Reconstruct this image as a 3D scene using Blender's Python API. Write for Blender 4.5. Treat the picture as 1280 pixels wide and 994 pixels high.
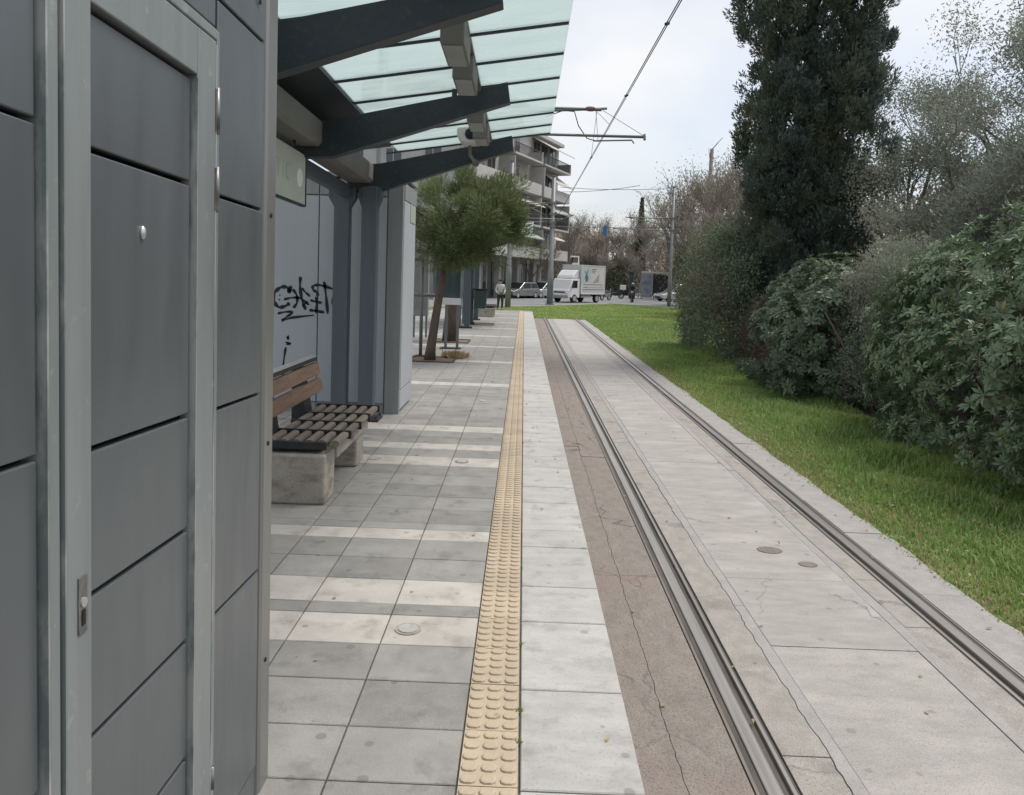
import bpy, bmesh, math, random
import numpy as np
from mathutils import Vector, Matrix
for o in list(bpy.data.objects): bpy.data.objects.remove(o)
S = bpy.context.scene
COL = S.collection
rad = math.radians
random.seed(7); RNG = np.random.default_rng(7)

# ------------------------------------------------------------------ camera
F = 960.0; CX, CY = 640.0, 405.0
YAW, PIT, ROL = rad(0.78), rad(3.6), 0.033
CAMP = Vector((0, 0, 1.67))
CR = Matrix.Rotation(YAW, 3, 'Z') @ Matrix.Rotation(math.pi/2 - PIT, 3, 'X') @ Matrix.Rotation(ROL, 3, 'Z')
cam_d = bpy.data.cameras.new('camera'); cam = bpy.data.objects.new('camera', cam_d); COL.objects.link(cam)
cam.matrix_world = Matrix.Translation(CAMP) @ CR.to_4x4()
cam_d.sensor_width = 36; cam_d.lens = 36*F/1280; cam_d.shift_y = -(497 - CY)/1280
cam_d.clip_start = 0.05; cam_d.clip_end = 3000
S.camera = cam
def ray(x, y): return CR @ Vector(((x-CX)/F, -(y-CY)/F, -1))
def atZ(x, y, z=0.0): d = ray(x, y); return CAMP + d*((z-CAMP.z)/d.z)
def atY(x, y, yy): d = ray(x, y); return CAMP + d*(yy/d.y)
def atX(x, y, xx): d = ray(x, y); return CAMP + d*(xx/d.x)

# ------------------------------------------------------------------ world, sun, exposure
SUN_EL, SUN_AZ = rad(64), rad(70)      # azimuth measured from +Y towards +X
W = bpy.data.worlds.new('World'); S.world = W; W.use_nodes = True
wn, wl = W.node_tree.nodes, W.node_tree.links
wn.clear()
out = wn.new('ShaderNodeOutputWorld'); bg = wn.new('ShaderNodeBackground'); bg.inputs['Strength'].default_value = 0.1
sky = wn.new('ShaderNodeTexSky'); sky.sky_type = 'NISHITA'; sky.sun_disc = False
sky.sun_elevation = SUN_EL; sky.sun_rotation = SUN_AZ; sky.dust_density = 3.0; sky.air_density = 1.0
tc = wn.new('ShaderNodeTexCoord')
sep = wn.new('ShaderNodeSeparateXYZ'); wl.new(tc.outputs['Generated'], sep.inputs[0])
mx = wn.new('ShaderNodeMath'); mx.operation = 'MAXIMUM'; mx.inputs[1].default_value = 0.0; wl.new(sep.outputs['Z'], mx.inputs[0])
ad = wn.new('ShaderNodeMath'); ad.operation = 'ADD'; ad.inputs[1].default_value = 0.35; wl.new(mx.outputs[0], ad.inputs[0])
cmb = wn.new('ShaderNodeCombineXYZ')
for i, a in enumerate('XY'):
    dv = wn.new('ShaderNodeMath'); dv.operation = 'DIVIDE'; wl.new(sep.outputs[a], dv.inputs[0]); wl.new(ad.outputs[0], dv.inputs[1]); wl.new(dv.outputs[0], cmb.inputs[i])
nz = wn.new('ShaderNodeTexNoise'); nz.inputs['Scale'].default_value = 0.9; nz.inputs['Detail'].default_value = 5; nz.inputs['Roughness'].default_value = 0.5
wl.new(cmb.outputs[0], nz.inputs['Vector'])
rp = wn.new('ShaderNodeValToRGB'); rp.color_ramp.elements[0].position = 0.36; rp.color_ramp.elements[1].position = 0.62
rp.color_ramp.elements[0].color = (0.25, 0.25, 0.25, 1); rp.color_ramp.elements[1].color = (1, 1, 1, 1)
wl.new(nz.outputs['Fac'], rp.inputs[0])
mixs = wn.new('ShaderNodeMix'); mixs.data_type = 'RGBA'; wl.new(rp.outputs[0], mixs.inputs['Factor'])
wl.new(sky.outputs[0], mixs.inputs['A']); mixs.inputs['B'].default_value = (5.2, 5.25, 5.35, 1)
wl.new(mixs.outputs['Result'], bg.inputs['Color']); wl.new(bg.outputs[0], out.inputs[0])
sd = bpy.data.lights.new('sun', 'SUN'); sd.energy = 1.55; sd.angle = rad(22); sd.color = (1.0, 0.97, 0.92)
sun = bpy.data.objects.new('sun', sd); COL.objects.link(sun); sun.location = (20, -10, 40)
sdir = Vector((math.sin(SUN_AZ)*math.cos(SUN_EL), math.cos(SUN_AZ)*math.cos(SUN_EL), math.sin(SUN_EL)))
sun.rotation_euler = sdir.to_track_quat('Z', 'Y').to_euler()
S.view_settings.view_transform = 'Standard'; S.view_settings.look = 'None'; S.view_settings.gamma = 1
S.view_settings.exposure = 0.87
S.render.resolution_x, S.render.resolution_y = 1024, 795

# ------------------------------------------------------------------ materials
MATS = {}
def mat(name, c1, c2=None, scale=4.0, rough=0.7, metal=0.0, bump=0.0, bscale=60.0, speck=None, sscale=90.0, samt=0.5,
        sthr=(0.55, 0.7), rnd=0.0, stretch=(1, 1, 1), ramp=(0.35, 0.65), spec=0.4, patch=None, pscale=1.0, pthr=(0.55, 0.7), pstretch=(1, 1, 1), coat=0.0, crack=0.0, rvar=0.0, spots=0.0, cscale=1.2, ccol=(0.06, 0.055, 0.05)):
    m = bpy.data.materials.new(name); m.use_nodes = True; MATS[name] = m
    n, l = m.node_tree.nodes, m.node_tree.links
    p = n['Principled BSDF']; p.inputs['Roughness'].default_value = rough; p.inputs['Metallic'].default_value = metal
    p.inputs['Specular IOR Level'].default_value = spec; p.inputs['Coat Weight'].default_value = coat
    g = n.new('ShaderNodeNewGeometry')
    def noise(sc, st=(1, 1, 1), det=6.0):
        mp = n.new('ShaderNodeMapping'); mp.inputs['Scale'].default_value = st; l.new(g.outputs['Position'], mp.inputs[0])
        t = n.new('ShaderNodeTexNoise'); t.inputs['Scale'].default_value = sc; t.inputs['Detail'].default_value = det
        t.inputs['Roughness'].default_value = 0.62; l.new(mp.outputs[0], t.inputs['Vector']); return t.outputs['Fac']
    def rampn(fac, a, b):
        r = n.new('ShaderNodeMapRange'); r.inputs['From Min'].default_value = a; r.inputs['From Max'].default_value = b
        l.new(fac, r.inputs['Value']); return r.outputs['Result']
    def mix(fac, a, b):
        x = n.new('ShaderNodeMix'); x.data_type = 'RGBA'
        l.new(fac, x.inputs['Factor']) if not isinstance(fac, float) else setattr(x.inputs['Factor'], 'default_value', fac)
        for s, v in (('A', a), ('B', b)):
            if isinstance(v, tuple): x.inputs[s].default_value = (*v, 1)
            else: l.new(v, x.inputs[s])
        return x.outputs['Result']
    c = c1
    if c2: c = mix(rampn(noise(scale, stretch), *ramp), c1, c2)
    if patch: c = mix(rampn(noise(pscale, pstretch, 8.0), *pthr), c, patch)
    if speck:
        r = rampn(noise(sscale, (1, 1, 1), 3.0), *sthr)
        mm = n.new('ShaderNodeMath'); mm.operation = 'MULTIPLY'; mm.inputs[1].default_value = samt; l.new(r, mm.inputs[0])
        c = mix(mm.outputs[0], c, speck)
    if crack:
        mp = n.new('ShaderNodeMapping'); mp.inputs['Scale'].default_value = (1, .55, 1); l.new(g.outputs['Position'], mp.inputs[0])
        dn = n.new('ShaderNodeTexNoise'); dn.inputs['Scale'].default_value = 5.0; dn.inputs['Detail'].default_value = 6; l.new(g.outputs['Position'], dn.inputs['Vector'])
        va = n.new('ShaderNodeVectorMath'); va.operation = 'MULTIPLY_ADD'; va.inputs[1].default_value = (.28, .28, 0); l.new(dn.outputs['Color'], va.inputs[0]); l.new(mp.outputs[0], va.inputs[2])
        vo = n.new('ShaderNodeTexVoronoi'); vo.voronoi_dimensions = '2D'; vo.feature = 'DISTANCE_TO_EDGE'; vo.inputs['Scale'].default_value = cscale; l.new(va.outputs[0], vo.inputs['Vector'])
        cr = rampn(vo.outputs['Distance'], .011*cscale, .002*cscale); ck = rampn(noise(.9), .46, .6)
        mm = n.new('ShaderNodeMath'); mm.operation = 'MULTIPLY'; l.new(cr, mm.inputs[0]); l.new(ck, mm.inputs[1])
        m3 = n.new('ShaderNodeMath'); m3.operation = 'MULTIPLY'; m3.inputs[1].default_value = crack; l.new(mm.outputs[0], m3.inputs[0])
        c = mix(m3.outputs[0], c, ccol)
    if spots:
        vo = n.new('ShaderNodeTexVoronoi'); vo.voronoi_dimensions = '2D'; vo.inputs['Scale'].default_value = 4.5; l.new(g.outputs['Position'], vo.inputs['Vector'])
        sc = n.new('ShaderNodeSeparateColor'); l.new(vo.outputs['Color'], sc.inputs[0])
        rs = n.new('ShaderNodeMath'); rs.operation = 'MULTIPLY'; rs.inputs[1].default_value = .11; l.new(sc.outputs[1], rs.inputs[0])
        df = n.new('ShaderNodeMath'); df.operation = 'SUBTRACT'; l.new(rs.outputs[0], df.inputs[0]); l.new(vo.outputs['Distance'], df.inputs[1])
        st = rampn(df.outputs[0], 0, .02); gt = rampn(sc.outputs[0], .5, .52)
        mm = n.new('ShaderNodeMath'); mm.operation = 'MULTIPLY'; l.new(st, mm.inputs[0]); l.new(gt, mm.inputs[1])
        m3 = n.new('ShaderNodeMath'); m3.operation = 'MULTIPLY'; m3.inputs[1].default_value = spots; l.new(mm.outputs[0], m3.inputs[0])
        c = mix(m3.outputs[0], c, (.11, .105, .095))
    if rnd:
        oi = n.new('ShaderNodeObjectInfo'); r = n.new('ShaderNodeMapRange'); r.inputs['To Min'].default_value = 1-rnd; r.inputs['To Max'].default_value = 1+rnd*0.5
        l.new(oi.outputs['Random'], r.inputs['Value'])
        h = n.new('ShaderNodeHueSaturation'); l.new(r.outputs['Result'], h.inputs['Value'])
        if isinstance(c, tuple): h.inputs['Color'].default_value = (*c, 1)
        else: l.new(c, h.inputs['Color'])
        c = h.outputs['Color']
    if isinstance(c, tuple): p.inputs['Base Color'].default_value = (*c, 1)
    else: l.new(c, p.inputs['Base Color'])
    if rvar:
        rm = n.new('ShaderNodeMapRange'); rm.inputs['From Min'].default_value = .3; rm.inputs['From Max'].default_value = .7; rm.inputs['To Min'].default_value = rough-rvar; rm.inputs['To Max'].default_value = rough+rvar
        l.new(noise(3.5, (2.5, 2.5, .5), 8.0), rm.inputs['Value']); l.new(rm.outputs['Result'], p.inputs['Roughness'])
    if bump:
        b = n.new('ShaderNodeBump'); b.inputs['Strength'].default_value = bump; b.inputs['Distance'].default_value = 0.01
        l.new(noise(bscale, stretch), b.inputs['Height']); l.new(b.outputs[0], p.inputs['Normal'])
    return m
def leafmat(name, c1, c2, rough=0.5, trans=0.25, spec=0.35, c3=None, scale=1.2, dead=None):
    m = bpy.data.materials.new(name); m.use_nodes = True; MATS[name] = m
    n, l = m.node_tree.nodes, m.node_tree.links
    p = n['Principled BSDF']; p.inputs['Roughness'].default_value = rough; p.inputs['Specular IOR Level'].default_value = spec
    g = n.new('ShaderNodeNewGeometry')
    x = n.new('ShaderNodeMix'); x.data_type = 'RGBA'; l.new(g.outputs['Random Per Island'], x.inputs['Factor'])
    x.inputs['A'].default_value = (*c1, 1); x.inputs['B'].default_value = (*c2, 1)
    c = x.outputs['Result']
    if c3:
        t = n.new('ShaderNodeTexNoise'); t.inputs['Scale'].default_value = scale; t.inputs['Detail'].default_value = 3; l.new(g.outputs['Position'], t.inputs['Vector'])
        r = n.new('ShaderNodeMapRange'); r.inputs['From Min'].default_value = 0.46; r.inputs['From Max'].default_value = 0.66; l.new(t.outputs['Fac'], r.inputs['Value'])
        y = n.new('ShaderNodeMix'); y.data_type = 'RGBA'; l.new(r.outputs['Result'], y.inputs['Factor']); l.new(c, y.inputs['A']); y.inputs['B'].default_value = (*c3, 1)
        c = y.outputs['Result']
    if dead:
        q = n.new('ShaderNodeMath'); q.operation = 'GREATER_THAN'; q.inputs[1].default_value = 0.982; l.new(g.outputs['Random Per Island'], q.inputs[0])
        y = n.new('ShaderNodeMix'); y.data_type = 'RGBA'; l.new(q.outputs[0], y.inputs['Factor']); l.new(c, y.inputs['A']); y.inputs['B'].default_value = (*dead, 1)
        c = y.outputs['Result']
    l.new(c, p.inputs['Base Color'])
    tr = n.new('ShaderNodeBsdfTranslucent'); l.new(c, tr.inputs['Color'])
    ms = n.new('ShaderNodeMixShader'); ms.inputs[0].default_value = trans; l.new(p.outputs[0], ms.inputs[1]); l.new(tr.outputs[0], ms.inputs[2])
    l.new(ms.outputs[0], n['Material Output'].inputs['Surface'])
    return m
M = MATS
mat('tile_grey', (0.235, 0.225, 0.210), (0.299, 0.290, 0.270), 5.0, 0.75, speck=(0.120, 0.120, 0.115), sscale=260, samt=0.5, sthr=(0.48, 0.62), rnd=0.16, bump=0.2, bscale=220, patch=(0.170, 0.162, 0.149), pscale=5.5, pthr=(0.54, 0.72), crack=0, spots=0.5)
mat('tile_light', (0.47, 0.44, 0.40), (0.385, 0.36, 0.325), 4.0, 0.65, speck=(0.24, 0.225, 0.2), sscale=110, samt=0.4, sthr=(0.58, 0.68), rnd=0.08, bump=0.1, bscale=200, spots=0.45, patch=(0.30, 0.275, 0.24), pscale=5.5, pthr=(0.5, 0.68))
mat('marble', (0.442, 0.428, 0.405), (0.358, 0.349, 0.330), 3.5, 0.6, speck=(0.186, 0.186, 0.181), sscale=85, samt=0.45, sthr=(0.56, 0.68), patch=(0.27, 0.262, 0.248), pscale=6.0, pthr=(0.52, 0.72), rnd=0.07, stretch=(1, 2.5, 1), bump=0.12, bscale=120, spots=0.4)
mat('tactile', (0.47, 0.385, 0.275), (0.39, 0.325, 0.24), 3.0, 0.7, speck=(0.33, 0.25, 0.16), sscale=50, samt=0.4, rnd=0.1, bump=0.1, bscale=250, spots=0.35)
mat('joint', (0.11, 0.105, 0.093), (0.16, 0.152, 0.135), 12, 0.9)
mat('concrete', (0.384, 0.365, 0.336), (0.300, 0.288, 0.267), 9.0, 0.88, speck=(0.179, 0.170, 0.155), sscale=150, samt=0.6, sthr=(0.52, 0.66), bump=0.6, bscale=140, stretch=(0.6, 1.5, 1), ramp=(.3, .7), patch=(0.421, 0.395, 0.368), pscale=3.0, pthr=(0.48, 0.68), pstretch=(.5, 1.3, 1), crack=0.5, cscale=0.45, spots=0.35)
mat('concrete_grey', (0.277, 0.257, 0.232), (0.375, 0.349, 0.319), 10.0, 0.9, speck=(0.123, 0.116, 0.109), sscale=140, samt=0.65, sthr=(0.52, 0.66), bump=0.7, bscale=110, stretch=(1.0, 0.8, 1), ramp=(.3, .7), patch=(0.228, 0.208, 0.189), pscale=4.0, pthr=(0.54, 0.7), crack=0.6, cscale=1.0)
mat('concrete_brown', (0.276, 0.245, 0.214), (0.203, 0.181, 0.160), 9.0, 0.9, speck=(0.099, 0.088, 0.077), sscale=120, samt=0.7, sthr=(0.52, 0.66), bump=0.8, bscale=90, stretch=(1.3, 0.8, 1), ramp=(.3, .7), patch=(0.252, 0.199, 0.178), pscale=2.2, pthr=(0.52, 0.7), crack=0.8, cscale=2.0)
mat('concrete_edge', (0.358, 0.339, 0.322), (0.277, 0.266, 0.255), 9.0, 0.9, speck=(0.160, 0.153, 0.144), sscale=140, samt=0.55, sthr=(0.53, 0.67), bump=0.5, bscale=110, ramp=(.3, .7))
mat('concrete_bench', (0.40, 0.365, 0.315), (0.30, 0.275, 0.24), 3.0, 0.85, speck=(0.17, 0.15, 0.13), sscale=60, samt=0.5, sthr=(0.56, 0.64), bump=0.3, bscale=70, patch=(0.20, 0.178, 0.15), pscale=4.5, pthr=(0.5, 0.66), pstretch=(1, 1, 2.2))
mat('rail_steel', (0.42, 0.395, 0.37), (0.30, 0.28, 0.26), 3.0, 0.42, 0.75, stretch=(20, 0.3, 20))
mat('rail_dark', (0.065, 0.058, 0.05), (0.115, 0.10, 0.085), 6.0, 0.75, 0.2, stretch=(6, 0.5, 6))
mat('rail_side', (0.155, 0.138, 0.125), (0.225, 0.20, 0.18), 5.0, 0.6, 0.4, stretch=(8, 0.4, 8))
mat('panel_metal', (0.141, 0.157, 0.169), (0.167, 0.182, 0.195), 0.9, 0.37, 0.5, rnd=0.07, spec=0.5, speck=(0.226, 0.239, 0.251), sscale=150, samt=0.25, sthr=(0.68, 0.76), rvar=0.1, bump=0.04, bscale=1.6)
mat('frame_metal', (0.215, 0.238, 0.24), (0.265, 0.288, 0.289), 3.0, 0.42, 0.3, stretch=(3, 3, 0.3), speck=(0.42, 0.43, 0.42), sscale=18, samt=0.5, sthr=(0.62, 0.74), rvar=0.12)
mat('edge_silver', (0.46, 0.47, 0.46), (0.23, 0.265, 0.265), 11, 0.4, 0.4, stretch=(1, 1, 0.3), ramp=(.44, .56))
mat('post_metal', (0.21, 0.212, 0.205), (0.25, 0.25, 0.245), 3.0, 0.35, 0.5, stretch=(3, 3, 0.3))
mat('gap_black', (0.012, 0.012, 0.013), None, rough=0.8)
mat('hinge_metal', (0.30, 0.31, 0.31), (0.14, 0.13, 0.12), 20, 0.4, 0.7)
mat('beam_dark', (0.024, 0.033, 0.042), (0.031, 0.041, 0.05), 2.0, 0.5, 0.0, speck=(0.09, 0.10, 0.10), sscale=24, samt=0.3, spec=0.4)
mat('column_dark', (0.072, 0.09, 0.108), (0.09, 0.108, 0.125), 2.0, 0.5, 0.0, stretch=(3, 3, 0.4))
mat('girder_grey', (0.145, 0.14, 0.132), (0.18, 0.173, 0.163), 2.5, 0.6)
mat('white_panel', (0.355, 0.38, 0.41), (0.395, 0.42, 0.445), 1.2, 0.5, 0.0, speck=(0.34, 0.37, 0.40), sscale=30, samt=0.3, sthr=(0.6, 0.72), stretch=(2, 2, 0.4))
mat('panel_frame', (0.304, 0.314, 0.318), (0.247, 0.257, 0.261), 2.0, 0.5, 0.2, stretch=(3, 3, 0.4))
mat('ink', (0.012, 0.013, 0.02), None, rough=0.6)
mat('black_metal', (0.022, 0.023, 0.025), (0.04, 0.04, 0.042), 6, 0.5, 0.2)
mat('wood_back', (0.30, 0.185, 0.13), (0.195, 0.125, 0.09), 5.0, 0.7, stretch=(2, 0.35, 6), speck=(0.17, 0.10, 0.06), sscale=26, samt=0.6, rnd=0.15, bump=0.2, bscale=60)
mat('wood_seat', (0.215, 0.175, 0.14), (0.145, 0.12, 0.098), 6.0, 0.75, stretch=(4, 0.5, 4), speck=(0.12, 0.1, 0.08), sscale=40, samt=0.5, rnd=0.25, bump=0.2, bscale=60)
mat('rail_alu', (0.62, 0.63, 0.63), (0.5, 0.5, 0.5), 5, 0.35, 0.7)
mat('sign_plate', (0.40, 0.43, 0.37), (0.46, 0.48, 0.43), 2.5, 0.5)
mat('sign_print', (0.365, 0.395, 0.34), None, rough=0.5)
mat('sign_white', (0.72, 0.73, 0.71), None, rough=0.5)
mat('soil', (0.13, 0.10, 0.07), (0.20, 0.155, 0.11), 14, 0.95, bump=0.6, bscale=60)
mat('soil_dark', (0.045, 0.04, 0.028), (0.075, 0.062, 0.042), 5, 0.95, bump=0.6, bscale=30)
mat('rust_steel', (0.12, 0.075, 0.05), (0.075, 0.05, 0.04), 10, 0.75, 0.3)
mat('grass_far', (0.19, 0.255, 0.075), (0.26, 0.305, 0.11), 0.8, 0.95, speck=(0.14, 0.175, 0.05), sscale=14, samt=0.5, patch=(0.30, 0.29, 0.14), pscale=0.4, pthr=(0.52, 0.68), bump=0.8, bscale=30)
mat('grass_ground', (0.12, 0.15, 0.05), (0.17, 0.19, 0.07), 1.4, 0.95, speck=(0.06, 0.085, 0.02), sscale=30, samt=0.6, patch=(0.17, 0.17, 0.065), pscale=0.5, pthr=(0.52, 0.68), bump=0.8, bscale=30)
mat('asphalt', (0.19, 0.19, 0.192), (0.225, 0.225, 0.228), 0.5, 0.85, speck=(0.1, 0.1, 0.1), sscale=40, samt=0.3)
mat('paving_far', (0.34, 0.335, 0.32), (0.29, 0.285, 0.275), 1.0, 0.85)
mat('kerb', (0.42, 0.41, 0.395), (0.35, 0.34, 0.33), 2.0, 0.8)
mat('paint_white', (0.68, 0.68, 0.67), (0.5, 0.5, 0.49), 2.0, 0.7)
mat('terrain', (0.10, 0.095, 0.06), (0.13, 0.12, 0.085), 0.2, 0.95)
mat('mast', (0.17, 0.18, 0.182), (0.215, 0.222, 0.222), 1.5, 0.5, 0.4)
mat('wire', (0.05, 0.05, 0.052), None, rough=0.5, metal=0.4)
mat('insulator', (0.16, 0.09, 0.07), None, rough=0.3)
mat('bark_pine', (0.13, 0.095, 0.075), (0.075, 0.058, 0.048), 9, 0.9, bump=0.9, bscale=24, stretch=(2, 2, 0.6))
mat('bark_grey', (0.155, 0.125, 0.105), (0.20, 0.165, 0.14), 3, 0.9, bump=0.4, bscale=20)
mat('twig_brown', (0.225, 0.20, 0.175), (0.30, 0.27, 0.24), 0.4, 0.9)  # lightened base colour stands in for distance haze on the far trees
mat('twig_pale', (0.30, 0.265, 0.235), (0.22, 0.19, 0.165), 0.5, 0.9)
mat('vehicle_white', (0.70, 0.71, 0.72), (0.66, 0.66, 0.66), 2, 0.3, coat=0.3)
mat('vehicle_grey', (0.20, 0.205, 0.215), None, rough=0.3, metal=0.4, coat=0.5)
mat('vehicle_silver', (0.42, 0.43, 0.44), None, rough=0.3, metal=0.4, coat=0.5)
mat('vehicle_dark', (0.03, 0.033, 0.04), None, rough=0.3, coat=0.5)
mat('tyre', (0.02, 0.02, 0.02), None, rough=0.85)
mat('rim', (0.45, 0.45, 0.45), None, rough=0.4, metal=0.6)
mat('dark_glass', (0.018, 0.021, 0.025), None, rough=0.2, spec=0.25)
mat('lamp_glass', (0.65, 0.65, 0.62), None, rough=0.15)
mat('lamp_red', (0.35, 0.03, 0.02), None, rough=0.2)
mat('canvas_print', (0.57, 0.565, 0.54), (0.53, 0.52, 0.50), 1.5, 0.6)
mat('print_grey', (0.12, 0.13, 0.15), None, rough=0.6)
mat('print_blue', (0.42, 0.50, 0.53), None, rough=0.6)
mat('print_mauve', (0.36, 0.30, 0.31), None, rough=0.6)
mat('skin', (0.42, 0.26, 0.19), None, rough=0.6)
mat('cloth_light', (0.48, 0.49, 0.50), (0.40, 0.41, 0.42), 8, 0.85)
mat('cloth_dark', (0.025, 0.026, 0.03), (0.04, 0.04, 0.045), 8, 0.9)
mat('hair', (0.03, 0.024, 0.02), None, rough=0.7)
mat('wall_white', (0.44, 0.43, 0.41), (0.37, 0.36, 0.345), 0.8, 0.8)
mat('wall_grey', (0.26, 0.25, 0.24), (0.22, 0.21, 0.20), 0.8, 0.8)  # plain grey tone for ground floor, penthouse, sills and cabinet door
mat('awning', (0.55, 0.53, 0.49), (0.47, 0.455, 0.42), 1.5, 0.8)
mat('awning_green', (0.30, 0.34, 0.31), None, rough=0.8)
mat('window_dark', (0.06, 0.065, 0.07), None, rough=0.15, spec=0.6)
mat('brick_far', (0.30, 0.20, 0.15), (0.25, 0.165, 0.125), 1.0, 0.85)
mat('poster', (0.13, 0.16, 0.22), (0.30, 0.31, 0.33), 2.5, 0.4)
mat('blue_paint', (0.03, 0.16, 0.42), None, rough=0.5)
mat('bin_green', (0.05, 0.075, 0.07), None, rough=0.6)
mat('concrete_far', (0.40, 0.39, 0.37), None, rough=0.8)
leafmat('leaf_cypress', (0.09, 0.12, 0.108), (0.165, 0.202, 0.168), 0.6, 0.28, c3=(0.17, 0.195, 0.125), scale=0.9)
leafmat('leaf_glossy', (0.10, 0.16, 0.09), (0.19, 0.26, 0.145), 0.4, 0.2, spec=0.4, c3=(0.135, 0.185, 0.095), scale=2.0, dead=(0.28, 0.25, 0.10))
leafmat('leaf_glossy_dark', (0.075, 0.12, 0.07), (0.145, 0.20, 0.115), 0.42, 0.28, spec=0.45, c3=(0.11, 0.14, 0.08), scale=2.0)
leafmat('leaf_grey', (0.25, 0.28, 0.215), (0.38, 0.40, 0.32), 0.7, 0.32, c3=(0.28, 0.28, 0.22), scale=1.5)
leafmat('leaf_mixed', (0.12, 0.165, 0.10), (0.22, 0.27, 0.165), 0.5, 0.2, c3=(0.21, 0.185, 0.135), scale=0.9)
leafmat('leaf_red', (0.15, 0.10, 0.08), (0.21, 0.135, 0.105), 0.55, 0.25, c3=(0.13, 0.14, 0.09), scale=1.6)
leafmat('leaf_olive', (0.215, 0.245, 0.195), (0.36, 0.39, 0.32), 0.6, 0.36, c3=(0.26, 0.265, 0.21), scale=0.8)
leafmat('leaf_pine', (0.15, 0.205, 0.09), (0.26, 0.31, 0.15), 0.55, 0.4, c3=(0.20, 0.21, 0.105), scale=1.4)
leafmat('leaf_far', (0.10, 0.12, 0.075), (0.15, 0.165, 0.10), 0.7, 0.2, c3=(0.17, 0.145, 0.11), scale=0.25)
leafmat('leaf_brown', (0.25, 0.21, 0.165), (0.34, 0.29, 0.235), 0.8, 0.25, c3=(0.22, 0.21, 0.14), scale=0.3)  # distance haze over the far thickets is put into this paler colour
leafmat('blade', (0.155, 0.265, 0.065), (0.31, 0.42, 0.14), 0.55, 0.42, c3=(0.27, 0.345, 0.11), scale=1.6, dead=(0.42, 0.39, 0.21))
leafmat('blade_dry', (0.25, 0.34, 0.10), (0.38, 0.43, 0.17), 0.7, 0.35, c3=(0.21, 0.32, 0.085), scale=0.5)
leafmat('straw', (0.36, 0.27, 0.16), (0.45, 0.36, 0.22), 0.8, 0.3)
def glassmat(name, tint, tr, rough=0.15):
    m = bpy.data.materials.new(name); m.use_nodes = True; MATS[name] = m
    n, l = m.node_tree.nodes, m.node_tree.links; n.remove(n['Principled BSDF'])
    a = n.new('ShaderNodeBsdfTransparent'); a.inputs[0].default_value = (*tint, 1)
    b = n.new('ShaderNodeBsdfTranslucent'); b.inputs[0].default_value = (0.60, 0.665, 0.65, 1)
    d = n.new('ShaderNodeBsdfDiffuse'); d.inputs[0].default_value = (0.5, 0.58, 0.55, 1)
    g = n.new('ShaderNodeBsdfGlossy'); g.inputs['Roughness'].default_value = rough; g.inputs[0].default_value = (0.9, 0.95, 0.93, 1)
    geo = n.new('ShaderNodeNewGeometry'); t = n.new('ShaderNodeTexNoise'); t.inputs['Scale'].default_value = 2.5; t.inputs['Detail'].default_value = 7
    mp = n.new('ShaderNodeMapping'); mp.inputs['Scale'].default_value = (0.8, 3.5, 1); l.new(geo.outputs['Position'], mp.inputs[0]); l.new(mp.outputs[0], t.inputs['Vector'])
    r = n.new('ShaderNodeMapRange'); r.inputs['From Min'].default_value = 0.35; r.inputs['From Max'].default_value = 0.75
    r.inputs['To Min'].default_value = tr-0.08; r.inputs['To Max'].default_value = tr+0.25; l.new(t.outputs['Fac'], r.inputs['Value'])
    m1 = n.new('ShaderNodeMixShader'); l.new(r.outputs['Result'], m1.inputs[0]); l.new(a.outputs[0], m1.inputs[1]); l.new(b.outputs[0], m1.inputs[2])
    m2 = n.new('ShaderNodeMixShader'); m2.inputs[0].default_value = 0.06; l.new(m1.outputs[0], m2.inputs[1]); l.new(g.outputs[0], m2.inputs[2])
    l.new(m2.outputs[0], n['Material Output'].inputs['Surface'])
glassmat('canopy_glass', (0.70, 0.765, 0.75), 0.5)
glassmat('clear_glass', (0.72, 0.80, 0.80), 0.12)

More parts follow.
